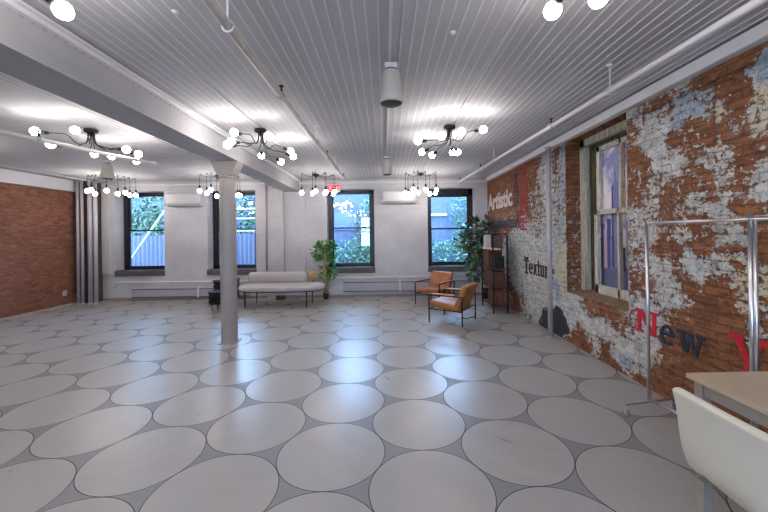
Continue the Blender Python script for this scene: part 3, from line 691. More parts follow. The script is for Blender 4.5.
def ac(x0, x1, lab):
    t = thing('air_conditioner', lab, 'air conditioner', ((x0+x1)/2, YB, 2.315), 0, 'split air conditioners on the back wall')
    w = x1-x0
    MB().prism([(-.0, 0), (-.12, 0), (-.19, .06), (-.20, .28), (-.17, .33), (0, .34)], (-w/2, 0, 0), (0, 1, 0), (0, 0, 1), (w, 0, 0)).build('housing', M['white_plastic'], t)
    mb = MB(); mb.box((0, -.155, .03), (w-.1, .05, .012)); mb.build('louvre', M['grey_metal'], t)
    mb = MB(); mb.box((0, -.203, .10), (w-.04, .006, .004)); mb.box((0, -.19, .305), (w-.1, .02, .01)); mb.build('panel_seam', M['grey_metal'], t)
ac(-5.31, -4.49, 'white wall air conditioner between the first and second windows')
ac(-.03, .77, 'white wall air conditioner between the two right windows')

# exit sign
t = thing('exit_sign', 'red lettered EXIT sign above left corner of third window', 'sign', (-1.25, YB-.12, 2.60))
MB().box((0, 0, .11), (.34, .04, .20), bev=.006).build('housing', M['white_plastic'], t)
cu = bpy.data.curves.new('exit_text', 'FONT'); cu.body = 'EXIT'; cu.size = .205; cu.offset = .006; cu.extrude = .003; cu.align_x = 'CENTER'
tmp = bpy.data.objects.new('tmp', cu); COL.objects.link(tmp); bpy.context.view_layer.update()
me = bpy.data.meshes.new_from_object(tmp); bpy.data.objects.remove(tmp)
xs = [v.co.x for v in me.vertices]; k = .30/(max(xs)-min(xs))
for v in me.vertices: v.co = Vector((v.co.x*k, -.022-v.co.z, v.co.y+.04))
o = bpy.data.objects.new('exit_letters', me); COL.objects.link(o); o.parent = t; me.materials.append(emis('red_lit_letters', (235, 20, 30), 1.6))
MB().cyl((0, 0, .21), (0, 0, .32), .012).build('stem', M['white_plastic'], t)

# ------------------------------------------------------------------ chandeliers
BR = .043
def arm_path(d, z):
    """from the canopy down and out to the bulb at offset d=(dx,dy), bulb centre z (below ceiling)"""
    r = math.hypot(*d); u = Vector((d[0]/r, d[1]/r, 0)); s = Vector((-u.y, u.x, 0))
    re = r-BR-.085
    P = [u*.035+Vector((0, 0, -.045)), u*.040+Vector((0, 0, -.13)), u*.07+Vector((0, 0, -.185)), u*(re*.32+.03)+s*.03+Vector((0, 0, -.215)),
         u*(re*.62)+s*.035+Vector((0, 0, z+.02)), u*(re*.85)+s*.008+Vector((0, 0, z+.015)), u*re+Vector((0, 0, z))]
    out = []
    for i in range(len(P)-1):
        p0 = P[max(i-1, 0)]; p1 = P[i]; p2 = P[i+1]; p3 = P[min(i+2, len(P)-1)]
        for q in range(4):
            t_ = q/4
            out.append(.5*((2*p1)+(-p0+p2)*t_+(2*p0-5*p1+4*p2-p3)*t_**2+(-p0+3*p1-3*p2+p3)*t_**3))
    out.append(P[-1]); return out, u
def canopy(t):
    MB().lathe([(0, 0), (.075, 0), (.075, -.02), (.068, -.035), (.03, -.045), (.018, -.075), (0, -.08)], n=24).build('canopy', M['black'], t)
def spider(loc, offs, lab, zs=None):
    t = thing('arm_chandelier', lab, 'chandelier', loc, 0, 'eight armed bulb chandeliers under the ceiling')
    canopy(t)
    for k, d in enumerate(offs):
        z = -.22+(zs[k] if zs else 0)
        pts, u = arm_path(d, z)
        a = MB().tube(pts, .0055, 6).build('arm', M['black'], t)
        e = pts[-1]; dr = (u+Vector((0, 0, -.12))).normalized()
        MB().cyl(e-dr*.005, e+dr*.075, .019, .021, n=12).build('socket', M['black'], a)
        MB().ball(e+dr*(.075+BR*.9), BR, 16, 10).build('bulb', M['bulb'], a)
    return t
F1 = [(-3.85, 3.841, 2.76), (-3.384, 3.825, 2.76), (-3.716, 3.881, 2.625), (-3.983, 4.803, 2.725), (-3.819, 4.901, 2.715), (-3.167, 4.309, 2.66), (-3.281, 4.687, 2.69), (-3.423, 4.844, 2.635)]
F2 = [(-1.705, 3.947, 2.755), (-1.747, 3.968, 2.66), (-1.801, 3.984, 2.625), (-1.316, 3.986, 2.72), (-1.742, 4.946, 2.71), (-1.461, 4.97, 2.625), (-1.302, 4.897, 2.76), (-1.261, 4.876, 2.68)]
F3 = [(0.4, 4.138, 2.685), (0.522, 4.813, 2.705), (0.678, 4.905, 2.68), (0.652, 3.91, 2.68), (0.977, 4.909, 2.72), (1.043, 4.87, 2.71), (0.879, 3.881, 2.715), (1.154, 3.957, 2.76)]
Z1, Z2, Z3 = [[round(p[2]-ZC+.22, 3) for p in L] for L in (F1, F2, F3)]
def rel(L, c): return [(p[0]-c[0], p[1]-c[1]) for p in L]
spider((-3.68, 4.39, ZC), rel(F1, (-3.68, 4.39)), 'black eight-armed chandelier left of the ceiling beam, nearest on that side', Z1)
spider((-1.575, 4.45, ZC), rel(F2, (-1.575, 4.45)), 'black eight-armed chandelier just right of the beam, in front of the column', Z2)
spider((.84, 4.40, ZC), rel(F3, (.84, 4.40)), 'black eight-armed chandelier in the right half of the ceiling', Z3)
ring8 = [(.5*math.cos(PI*k/4+.35), .5*math.sin(PI*k/4+.35)) for k in range(8)]
n1 = [(.0, .74), (.42, .30), (.55, -.1), (.2, -.5), (-.25, -.5), (-.52, -.15), (-.45, .25), (-.3, .45)]
spider((-1.575, 1.0, ZC), n1, 'nearest chandelier right of the beam, one bulb showing at top left')
n2 = [(.03, .77), (.213, .68), (.55, -.1), (.2, -.5), (-.25, -.5), (-.52, -.15), (-.45, .1), (.45, .1)]
spider((.84, 1.0, ZC), n2, 'nearest chandelier on the right, two bulbs showing at top edge')
for x, y, lab in ((-6.1, 4.4, 'extra black eight-armed chandelier added out of view near the red brick wall'), (-3.7, 1.0, 'added black eight-armed chandelier, out of view behind the beam beside the camera'), (-6.1, 1.0, 'added black eight-armed chandelier, out of view in the near left bay'),
                  (-3.7, -2.4, 'added black eight-armed chandelier, unseen at the rear left'), (-1.575, -2.4, 'added black eight-armed chandelier, unseen at the rear middle'), (.84, -2.4, 'added black eight-armed chandelier, unseen at the rear right')):
    spider((x, y, ZC), ring8, lab)  # unseen chandeliers, added for the light they give the room
def drop_light(loc, bulbs, lab, zs):
    t = thing('cable_chandelier', lab, 'chandelier', loc, 0, 'swagged cable chandeliers near the back wall')
    canopy(t)
    for k, (dx, dy) in enumerate(bulbs):
        r = math.hypot(dx, dy); z = zs[k]
        pts = [Vector((dx/r*.05, dy/r*.05, -.04)), Vector((dx*.35, dy*.35, -.055)), Vector((dx*.7, dy*.7, -.045)), Vector((dx*.93, dy*.93, -.01)), Vector((dx, dy, -.03)), Vector((dx, dy, -.08)), Vector((dx, dy, z+.12))]
        a = MB().tube(pts, .0045, 6).build('cable', M['black'], t)
        MB().cyl((dx, dy, z+.045), (dx, dy, z+.125), .022, .018, n=12).build('socket', M['black'], a)
        MB().ball((dx, dy, z), BR, 14, 9, (1, 1, 1.08)).build('bulb', M['bulb'], a)
        MB().lathe([(.012, -.0), (.012, -.02), (0, -.03)], (dx*.95, dy*.95, 0), 8).build('hook', M['black'], a)
drop_light((0.823, 7.8, ZC), [(-0.348, -0.088), (-0.268, 0.236), (-0.19, -0.29), (-0.097, -0.351), (0.072, -0.348), (0.237, 0.259), (0.343, 0.111), (0.33, -0.15)], 'far chandelier of hanging bulbs in front of the fourth window', [-0.45, -0.445, -0.4, -0.48, -0.415, -0.43, -0.435, -0.395])
drop_light((-1.53, 7.8, ZC), [(-0.271, -0.23), (-0.003, -0.37), (0.06, -0.363), (0.27, -0.26), (0.245, -0.259), (0.374, 0.059), (0.42, 0.028)], 'far chandelier of hanging bulbs beside the exit sign', [-0.43, -0.465, -0.42, -0.425, -0.455, -0.435, -0.385])
drop_light((-3.69, 7.75, ZC), [(-0.327, -0.176), (-0.088, -0.344), (0.004, -0.348), (-0.187, 0.304), (0.364, 0.131), (0.417, 0.133), (0.263, -0.22), (0.32, -0.155)], 'far chandelier of hanging bulbs behind the column', [-0.365, -0.44, -0.365, -0.425, -0.435, -0.44, -0.38, -0.46])
drop_light((-6.1, 7.8, ZC), [(-0.313, -0.268), (-0.21, -0.287), (-0.083, -0.344), (0.137, -0.31), (0.308, -0.216), (0.36, -0.077), (0.347, 0.079), (0.356, 0.259)], 'far chandelier of hanging bulbs at left, before the first window', [-0.345, -0.325, -0.415, -0.345, -0.405, -0.365, -0.405, -0.385])


# ------------------------------------------------------------------ pipes on the ceiling
def sprinkler_pipe(p0, p1, r, lab, hangers, heads, mat):
    p0 = Vector(p0); p1 = Vector(p1)
    t = thing('sprinkler_pipe', lab, 'pipe', p0)
    d = p1-p0
    mb = MB(); mb.cyl((0, 0, 0), d, r, n=16)
    mb.build('pipe', mat, t)
    for f in hangers:
        q = d*f; mb = MB(); mb.cyl(q, (q.x, q.y, ZC-p0.z), .006, n=8)
        mb.tube([q+Vector((r*1.25*math.cos(a), 0, r*1.25*math.sin(a))) for a in [2*PI*k/14 for k in range(14)]], .006, 6, True)
        mb.lathe([(0, ZC-p0.z-.012), (.02, ZC-p0.z-.012), (.02, ZC-p0.z)], (q.x, q.y, 0), 10)
        mb.build('hanger', M['trim'], t)
    for f in heads:
        q = d*f; mb = MB(); mb.cyl(q+Vector((0, 0, r)), q+Vector((0, 0, r+.03)), .012, n=8); mb.cyl(q+Vector((0, 0, r+.03)), q+Vector((0, 0, r+.055)), .007, n=8)
        mb.lathe([(0, r+.055), (.022, r+.055), (.022, r+.062), (0, r+.066)], q, 10)
        mb.build('sprinkler_head', M['black'], t)
        mb = MB(); mb.cyl(q-d.normalized()*.03, q+d.normalized()*.03, r*1.35, n=16); mb.build('tee_fitting', mat, t)
    mb = MB(); mb.cyl(d-d.normalized()*.05, d, r*1.3, n=16); mb.build('elbow', mat, t)
sprinkler_pipe((-.845, -3.9, 2.68), (-.83, 7.36, 2.72), .025, 'greige sprinkler pipe running to the back wall left of middle', [.514, .73, .88], [.60, .80, .975], plain('pale_pipe_paint', (186, 183, 180), .45))
sprinkler_pipe((2.02, -3.9, 2.66), (1.727, 7.98, 2.74), .024, 'white sprinkler pipe running to the back wall near the brick side', [.565, .80], [.645, .86, .99], M['trim'])
sprinkler_pipe((-3.597, 0, 2.36), (-3.14, 4.78, 2.564), .022, 'white sprinkler pipe in the left bay beyond the beam', [.4], [.695], M['trim'])
mb = MB(); mb.cyl((0, -6, 0), (0, 6, 0), .008, n=8)
for y in (-1, 3, 5): mb.cyl((0, y, 0), (0, y, .1), .004, n=6)
o = mb.build('ceiling_rod', M['grey_metal'], loc=(-6.5, 2.6, 2.82)); tag(o, 'thin rod slung under the ceiling near the red brick wall', 'rod')

# putty coloured pendant speakers
def pendant(x, y, lab, r=.098):
    t = thing('pendant_speaker', lab, 'speaker', (x, y, ZC), 0, 'pendant speakers under the ceiling')
    MB().box((0, 0, -.022), (.10, .07, .044), bev=.004).build('mount', M['white_plastic'], t)
    MB().lathe([(.045, -.044), (.045, -.066)], n=20).build('collar', M['grille'], t)
    MB().lathe([(.0, -.060), (.055, -.060), (.068, -.075), (.082, -.16), (r-.006, -.26), (r, -.30), (r-.006, -.32), (r-.012, -.318)], n=32).build('body', M['greige_speaker'], t)
    MB().lathe([(r-.012, -.317), (.06, -.330), (0, -.336)], n=32).build('grille', M['grille'], t)
pendant(.066, 2.77, 'putty coloured pendant speaker nearest, at top centre')
pendant(.054, 6.05, 'small putty pendant speaker far back in the centre', .092)
pendant(-4.86, 6.13, 'putty pendant speaker in the left bay beyond the beam', .105)
for (x, y, lab) in ((-1.25, 2.11, 'small clear smoke sensor on the ceiling left of the pipe'), (.48, 2.35, 'small white sensor on the ceiling right of the pendant')):
    o = MB().lathe([(0, 0), (.022, 0), (.022, -.008), (.012, -.018), (0, -.02)], n=14).build('ceiling_sensor', M['white_plastic'], loc=(x, y, ZC+.008)); tag(o, lab, 'sensor')
# small directional camera by the greige pipe
# ------------------------------------------------------------------ lounge chairs
def lounge(loc, fwd, lab, lm, W=.62, D=.62):
    """origin: centre on the floor; +x is the sitter's forward"""
    t = thing('lounge_chair', lab, 'chair', loc, math.atan2(fwd[1], fwd[0]), 'tan leather lounge chairs')
    hx, hy = D/2, W/2; r = .0085; za = .50
    for s in (-1, 1):
        for sx in (1, -1):
            mb = MB(); mb.box((sx*hx, s*hy, za/2), (.018, .018, za)); mb.build('leg', M['black'], t)
        mb = MB(); mb.box((0, s*hy, za-.008), (D, .02, .018)); mb.box((0, s*hy, .245), (D, .016, .016)); mb.build('side_rail', M['black'], t)
        mb = MB(); mb.box((.04, s*hy, za+.012), (D*.72, .045, .024), bev=.008); mb.build('armrest', M['armpad'], t)
    mb = MB()
    mb.box((hx-.01, 0, .245), (.016, W, .016)); mb.box((-hx+.05, 0, .235), (.016, W, .016))
    mb.tube([(-hx, -hy, .17)]+[(-hx-.10*math.sin(PI*k/10)+.0, -hy+W*k/10, .13) for k in range(1, 10)]+[(-hx, hy, .17)], .007, 6)
    mb.build('cross_rail', M['black'], t)
    # seat cushion and leaning back cushion with rolled top
    b = MB(); b.box((0, 0, 0), (.56, W-.08, .10), bev=.035, seg=3)
    for f in b.bm.faces: f.smooth = True
    o = b.build('seat_cushion', lm, t); o.location = (.04, 0, .305); o.rotation_euler = (0, math.radians(-7), 0)
    b = MB(); b.box((0, 0, 0), (.10, W-.08, .46), bev=.04, seg=3)
    for f in b.bm.faces: f.smooth = True
    for v in b.bm.verts: v.co.x -= .06*(v.co.z/.23)**2 if v.co.z > 0 else 0
    o = b.build('back_cushion', lm, t); o.location = (-.235, 0, .475); o.rotation_euler = (0, math.radians(-17), 0)
    return t
FL, FR, RR, RL = Vector((.748, 6.082)), Vector((1.258, 5.738)), Vector((1.636, 6.241)), Vector((1.121, 6.608))
c = (FL+FR+RR+RL)/4
lounge((c.x, c.y, 0), (-.83, .56), 'tan leather black-framed lounge chair nearest the camera, back to the shelf', M['leather'], .64, .61)
lounge((1.10, 7.71, 0), (-.65, -.76), 'rust leather lounge chair farther back, under the fourth window', M['leather_rust'], .62, .63)

# ------------------------------------------------------------------ daybed
t = thing('daybed', 'light grey upholstered daybed on thin black legs along the back wall', 'daybed', (-2.30, 7.76, 0))
def oval(hw, hd, n=40, p=3.2):
    out = []
    for i in range(n):
        a = 2*PI*i/n; ca, sa = math.cos(a), math.sin(a)
        out.append((hw*math.copysign(abs(ca)**(2/p), ca), hd*math.copysign(abs(sa)**(2/p), sa)))
    return out
mb = MB(); rings = []
for k, (z, ins) in enumerate(((.362, .03), (.372, .008), (.395, 0), (.425, 0), (.450, .012), (.466, .04), (.472, .09))):
    rings.append([mb.bm.verts.new((x*(1-ins/.94), y*(1-ins/.42), z)) for x, y in oval(.935, .40)])
for A, B in zip(rings, rings[1:]):
    for i in range(len(A)):
        f = mb.bm.faces.new((A[i], A[(i+1) % len(A)], B[(i+1) % len(A)], B[i])); f.smooth = True
mb.bm.faces.new(rings[0][::-1]); f = mb.bm.faces.new(rings[-1])
mb.build('seat_cushion', M['sofa'], t)
mb = MB(); ov = oval(.90, .37)
mb.tube([(x, y, .352) for x, y in ov], .010, 6, True)
for x in (-.72, .60): mb.box((x, 0, .352), (.03, .70, .016))
mb.build('frame', M['black'], t)
for x, y in ((-.742, -.25), (.607, -.326), (-.70, .33), (.62, .20)):
    MB().cyl((x, y, 0), (x, y, .355), .012, .014, n=10).build('leg', M['black'], t)
mb = MB()                                            # ribbed back bolster
n = 34; L = 1.36
for i in range(n):
    x0 = -.86+L*i/n
    for k in range(10):
        pass
prof = []
for k in range(17):
    a = PI*k/16; prof.append((.30+.085*math.cos(a), .60+.125*math.sin(a)) if k <= 16 else None)
prof = [(.385, .465), (.385, .62), (.375, .68), (.34, .715), (.29, .72), (.25, .70), (.23, .66), (.225, .60), (.235, .54), (.25, .465)]
N = 100; prev = None
for i in range(N+1):
    x = -.87+L*i/N; s = 1-.035*(abs(math.sin(PI*i/N*26))**6); e = min(1, min(i, N-i)/4.0)**.5
    cy, cz = .31, .60
    ringv = [mb.bm.verts.new((x, cy+(y-cy)*s*(.55+.45*e), cz+(z-cz)*s*(.55+.45*e))) for y, z in prof]
    if prev:
        for k in range(len(prof)):
            f = mb.bm.faces.new((prev[k], prev[(k+1) % len(prof)], ringv[(k+1) % len(prof)], ringv[k])); f.smooth = True
    else: mb.bm.faces.new(ringv)
    prev = ringv
mb.bm.faces.new(prev[::-1])
mb.build('back_bolster', M['sofa'], t)
b = MB(); b.box((.62, .31, .625), (.21, .15, .19), bev=.07, seg=5)
for f in b.bm.faces: f.smooth = True
b.build('side_bolster', M['bolster'], t, 'beige end bolster')
mb = MB(); mb.cyl((.63, .33, .36), (.63, .33, .56), .012); mb.cyl((-.5, .35, .36), (-.5, .35, .52), .012); mb.cyl((.2, .35, .36), (.2, .35, .52), .012)
mb.build('bolster_bracket', M['black'], t)
o = MB().box((0, 0, .05), (.22, .10, .10), bev=.01).build('floor_box', M['grille'], loc=(-2.55, 8.45, 0)); tag(o, 'small dark box on the floor under the daybed', 'box')

# ------------------------------------------------------------------ tiered black side tables
def tier_table(loc, h, w, lab):
    t = thing('tiered_side_table', lab, 'side table', loc, 0, 'black tiered side tables')
    MB().box((0, 0, h-.012), (w, w*.85, .024), bev=.008).build('table_top', plain('bluish_gloss_top', (84, 84, 110), .25), t)
    z = h-.03; k = 0
    while z > .20:
        mb = MB(); mb.box((0, 0, z-.04), (w*.86, w*.72, .08), taper=(1.12, 1.12)); mb.build('tier', M['black'], t); z -= .085
    for sx in (-1, 1):
        for sy in (-1, 1): MB().cyl((sx*w*.33, sy*w*.28, 0), (sx*w*.36, sy*w*.30, z+.02), .010, n=8).build('leg', M['black'], t)
tier_table((-3.56, 7.80, 0), .60, .46, 'taller black tiered side table left of the column, behind the lower one')
tier_table((-3.47, 7.36, 0), .42, .42, 'lower black tiered side table left of the column, in front')

# ------------------------------------------------------------------ plants
def leaves(mb, n, cen, rad, L, Wd, rnd, up=.3, shell=.5):
    for _ in range(n):
        while True:
            p = Vector((rnd.uniform(-1, 1), rnd.uniform(-1, 1), rnd.uniform(-1, 1)))
            if p.length <= 1 and p.length > shell*rnd.random(): break
        q = Vector((cen[0]+p.x*rad[0], cen[1]+p.y*rad[1], cen[2]+p.z*rad[2]))
        d = (p.normalized()+Vector((rnd.uniform(-.8, .8), rnd.uniform(-.8, .8), rnd.uniform(-.9, .3)+up*0))).normalized()
        s = d.cross(Vector((rnd.uniform(-.4, .4), rnd.uniform(-.4, .4), 1))).normalized()
        nn = d.cross(s)
        l = L*rnd.uniform(.7, 1.2); w = Wd*rnd.uniform(.8, 1.2)
        pts = [q, q+d*l*.3+s*w*.45+nn*.08*l, q+d*l*.65+s*w*.4+nn*.06*l, q+d*l-nn*.12*l, q+d*l*.65-s*w*.4+nn*.06*l, q+d*l*.3-s*w*.45+nn*.08*l]
        V = [mb.bm.verts.new(a) for a in pts]
        mb.bm.faces.new(V[:4]); mb.bm.faces.new((V[0], V[3], V[4], V[5]))
rnd = random.Random(11)
t = thing('artificial_tree', 'slim artificial tree with two leafy clusters beside the daybed', 'plant', (-1.45, 8.42, 0))
MB().lathe([(0, 0), (.055, 0), (.075, .15), (.068, .15), (.062, .13), (0, .13)], n=20).build('pot', M['pot'], t)
mb = MB(); mb.tube([(0, 0, .12), (.006, 0, .4), (-.012, 0, .8), (.0, 0, 1.1), (-.02, 0, 1.30)], [.056, .052, .048, .042, .034], 10)
for a in range(6): mb.tube([(0, 0, 1.05+.03*a), (.14*math.cos(a*1.1), .1*math.sin(a*1.1), 1.20+.03*a)], .006, 5)
mb.build('trunk', M['bark'], t)
mb = MB(); leaves(mb, 170, (-.15, -.03, 1.15), (.16, .15, .20), .085, .055, rnd); leaves(mb, 170, (.15, .0, 1.17), (.13, .14, .25), .085, .055, rnd); leaves(mb, 70, (0, .06, 1.30), (.22, .10, .10), .085, .055, rnd)
mb.build('upper_foliage', M['leaf_bright'], t, fixn=False)
mb = MB(); leaves(mb, 120, (.16, -.02, .68), (.13, .13, .19), .085, .055, rnd)
leaves(mb, 40, (-.12, .0, .66), (.07, .1, .15), .08, .05, rnd)
mb.build('lower_foliage', M['leaf_bright'], t, fixn=False)

t = thing('ficus_plant', 'tall dark leafy plant in the corner behind the metal shelf', 'plant', (2.40, 8.16, 0))
MB().lathe([(0, 0), (.10, 0), (.13, .24), (.118, .24), (.11, .21), (0, .21)], n=24).build('pot', M['pot'], t)
mb = MB()
br = [[(0, 0, .15), (-.1, 0, .8), (-.22, -.08, 1.3), (-.28, -.14, 1.75)], [(-.04, 0, .5), (-.2, -.08, .9), (-.45, -.15, 1.25), (-.64, -.2, 1.34)], [(-.1, 0, .8), (-.05, -.1, 1.2), (0, -.22, 1.65)], [(-.02, 0, .3), (-.16, -.12, .6), (-.34, -.22, .8)]]
for b_ in br: mb.tube(b_, .011, 6)
mb.build('stem', M['trunk_dark'], t)
mb = MB()
for cen, rad, n in (((-.30, -.15, 1.68), (.26, .2, .22), 95), ((-.02, -.25, 1.62), (.13, .16, .24), 45), ((-.42, -.17, 1.38), (.26, .2, .22), 85), ((-.66, -.22, 1.32), (.12, .12, .16), 20), ((-.38, -.2, 1.05), (.2, .2, .26), 75), ((-.36, -.25, .72), (.15, .16, .24), 50), ((-.15, -.15, 1.25), (.16, .2, .3), 50)):
    leaves(mb, n, cen, rad, .145, .10, rnd)
for v in mb.bm.verts: v.co.x = min(v.co.x, .15)
mb.build('foliage', M['leaf_dark'], t, fixn=False)

# ------------------------------------------------------------------ metal shelf with crates
SX0, SX1, SY0, SY1 = 2.075, 2.35, 6.65, 7.40
t = thing('shelving_unit', 'tall black metal shelf with brown boards against the peeling wall', 'shelf', ((SX0+SX1)/2, (SY0+SY1)/2, 0))
hx, hy = (SX1-SX0)/2, (SY1-SY0)/2
for sx in (-1, 1):
    for sy in (-1, 1): MB().box((sx*hx, sy*hy, .77), (.022, .022, 1.54)).build('post', M['black'], t)
mb = MB()
for sx in (-1, 1): mb.box((sx*hx, 0, 1.53), (.018, 2*hy, .018))
for sy in (-1, 1): mb.box((0, sy*hy, 1.53), (2*hx, .018, .018))
mb.build('top_frame', M['black'], t)
for z in (.14, .49, .85): MB().box((0, 0, z), (2*hx, 2*hy, .022)).build('shelf_board', M['brown_wood'], t)
MB().box((-.06, 0, 1.24), (2*hx-.12, 2*hy, .018)).build('shelf_board', M['white_letter'], t, 'short pale upper shelf board')
MB().box((.11, .10, .95), (.014, .5, 1.10)).build('back_panel', M['brown_wood'], t)
def crate(loc, d, lab, m=M['crate_wood']):
    t = thing('wooden_crate', lab, 'crate', loc, 0, 'brown crates on the metal shelf')
    mb = MB(); w, l, h = d
    mb.box((0, 0, .006), (w, l, .012))
    for s in (-1, 1):
        mb.box((s*(w/2-.006), 0, h/2), (.012, l, h)); mb.box((0, s*(l/2-.006), h/2), (w, .012, h))
    mb.build('body', m, t)
    mb = MB()
    for s in (-1, 1):
        for q in (-1, 1): mb.box((s*(w/2-.002), q*(l/2-.002), h/2), (.014, .014, h))
    mb.build('corner_post', M['brown_wood'], t)
sx = (SX0+SX1)/2
crate((sx-.02, 6.86, .151), (.20, .34, .30), 'brown crate on the bottom board of the metal shelf')
crate((sx, 7.05, .501), (.23, .62, .30), 'wide brown crate on the middle board of the metal shelf', M['brown_wood'])
crate((sx-.02, 7.16, .861), (.20, .36, .30), 'brown crate on the third board, behind the black box')
o = MB().box((0, 0, .12), (.19, .22, .24), bev=.008).build('storage_box', M['pot'], loc=(sx+.01, 6.82, .862)); tag(o, 'black box on the third board of the metal shelf', 'box')
for k, (y, w, h, m) in enumerate(((7.30, .05, .25, 'white_letter'), (7.24, .03, .27, 'white_letter'))):
    o = MB().box((0, 0, h/2), (.12, w, h)).build('binder', M[m], loc=(sx-.06, y, 1.25)); tag(o, ('white binder at far end of the top shelf board', 'slightly taller white binder nearer on the top shelf board')[k], 'binder', 'binders on the top shelf')

# ------------------------------------------------------------------ garment rack
A = Vector((2.245, 2.95, 0)); B = Vector((2.385, 2.24, 0)); d = (B-A).normalized(); s = Vector((-d.y, d.x, 0))
t = thing('garment_rack', 'chrome rolling garment rack beside the peeling brick wall', 'garment rack', A)
ang = math.atan2(d.y, d.x)
L = (B-A).length
# local frame: x along rack (towards the viewer), y across
t.rotation_euler.z = ang
for x0 in (0, L):
    mb = MB(); mb.cyl((x0, 0, .10), (x0, 0, 1.66 if x0 else 1.63), .0125, n=14); mb.build('upright', M['chrome'], t)
mb = MB(); mb.cyl((L+.026, 0, .10), (L+.026, 0, 1.64), .0115, n=14); mb.build('upright', M['chrome'], t)
mb = MB(); mb.cyl((0, 0, 1.625), (L+.22, 0, 1.625), .012, n=12); mb.build('hanging_rail', M['chrome'], t)
mb = MB(); mb.tube([(L+.04, -.02, 1.645), (L+.2, -.02, 1.645), (L+.22, -.02, 1.645)], .005, 6); mb.tube([(L+.04, .02, 1.60), (L+.22, .02, 1.60)], .005, 6); mb.build('extension_rail', M['chrome'], t)
mb = MB(); mb.cyl((0, 0, .115), (L, 0, .115), .0115, n=12); mb.build('base_rail', M['chrome'], t)
for x0 in (0, L):
    mb = MB(); mb.box((x0, 0, .095), (.024, .50, .018), bev=.004); mb.build('foot_bar', M['chrome'], t)
    for q in (-.235, .235):
        c = MB(); c.cyl((x0, q, .03), (x0, q, .09), .007, n=8)
        for sd in (-1, 1): c.box((x0, q+sd*.013, .045), (.03, .003, .045))
        c.build('caster_fork', M['chrome'], t)
        c = MB(); c.cyl((x0, q-.009, .028), (x0, q+.009, .028), .028, n=16); c.build('caster_wheel', M['grey_metal'], t)

# ------------------------------------------------------------------ table and white chair
TX0, TX1, TY0, TY1 = 1.70, 2.40, .35, 1.955
t = thing('work_table', 'pale wood table with greige frame in the near right corner', 'table', ((TX0+TX1)/2, (TY0+TY1)/2, 0))
hx, hy = (TX1-TX0)/2, (TY1-TY0)/2
MB().box((0, 0, .737), (2*hx, 2*hy, .026), bev=.003).build('table_top', M['wood_light'], t)
mb = MB()
for q in (-1, 1):
    mb.box((q*(hx-.045), 0, .685), (.022, 2*hy-.10, .07)); mb.box((0, q*(hy-.045), .685), (2*hx-.10, .022, .07))
mb.build('apron', M['greige'], t)
for sx in (-1, 1):
    for sy in (-1, 1): MB().box((sx*(hx-.05), sy*(hy-.05), .362), (.05, .05, .724)).build('leg', M['greige'], t)

t = thing('white_chair', 'cream shell chair seen from behind at the near right table', 'chair', (1.60, 1.33, 0))
# shell: a sheet swept from the seat front, back and up to the flared top edge; local x towards the table
secs = [(.24, .455, .24), (.10, .445, .25), (-.04, .45, .255), (-.14, .465, .262), (-.195, .50, .268), (-.215, .57, .272), (-.222, .66, .276), (-.232, .76, .276), (-.250, .84, .280)]
mb = MB(); rows = []
K = 12
for (x, z, hw) in secs:
    rows.append([(x+.018*(abs(2*k/K-1)**2.4), hw*(2*k/K-1), z+(.018*(abs(2*k/K-1)**3) if z < .5 else -.006*(abs(2*k/K-1)**6))) for k in range(K+1)])
def grid(rows, flip):
    V = [[mb.bm.verts.new(p) for p in r] for r in rows]
    for i in range(len(V)-1):
        for k in range(K):
            f = mb.bm.faces.new((V[i][k], V[i][k+1], V[i+1][k+1], V[i+1][k])); f.smooth = True
grid(rows, 0)
o = mb.build('shell', M['white_leather'], t)
md = o.modifiers.new('thick', 'SOLIDIFY'); md.thickness = .042; md.offset = 1
md = o.modifiers.new('bev', 'BEVEL'); md.width = .016; md.segments = 4; md.limit_method = 'ANGLE'; md.angle_limit = math.radians(50)
md = o.modifiers.new('sub', 'SUBSURF'); md.levels = 1; md.render_levels = 2
for sx, sy in ((-.17, .225), (-.17, -.225), (.18, .225), (.18, -.225)):
    MB().box((sx, sy, .215), (.038, .038, .43)).build('leg', M['greige'], t)
mb = MB(); mb.box((.06, .225, .432), (.22, .024, .02)); mb.box((.06, -.225, .432), (.22, .024, .02)); mb.box((.05, 0, .432), (.03, .45, .02)); mb.build('seat_frame', M['greige'], t)

# ------------------------------------------------------------------ the yard outside
o = MB().box((-2.4, 14, -.30), (40, 11.2, .2)).build('ground', plain('yard_paving', (120, 124, 130), .8)); struct(o)
M['fence'] = plain('blue_grey_fence', (52, 56, 74), .6, var=.1)
def fence(x0, x1, y, h, lab, nm='corrugated_fence', mat=None):
    t = thing(nm, lab, 'fence', ((x0+x1)/2, y, -.2))
    w = x1-x0; mb = MB(); n = int(w/.07)
    P = []
    for i in range(n+1):
        P.append((-w/2+w*i/n, (.018 if i % 2 else -.018)))
    for a, b in zip(P, P[1:]):
        mb.quad((a[0], a[1], 0), (b[0], b[1], 0), (b[0], b[1], h+.2), (a[0], a[1], h+.2))
        mb.quad((a[0], a[1]+.02, 0), (b[0], b[1]+.02, 0), (b[0], b[1]+.02, h+.2), (a[0], a[1]+.02, h+.2))
    mb.build('sheet', mat or M['fence'], t, fixn=False)
    mb = MB(); mb.box((0, .05, h+.17), (w, .05, .05)); mb.build('top_rail', M['grey_metal'], t)
fence(-11, -3.4, 11.6, 1.62, 'blue corrugated fence seen through the two left windows')
mb = MB(); mb.cyl((-.9, 0, -.7), (1.4, 0, 2.56), .035, n=10)
o = mb.build('diagonal_brace', plain('faded_brace', (112, 114, 124), .6), loc=(-7.98, 11.2, .55)); tag(o, 'white diagonal pole crossing the first window view', 'pole')
mb = MB()
for z in (1.15, 1.75, 2.2, 2.55): mb.box((0, 0, z), (2.6, .04, .05))
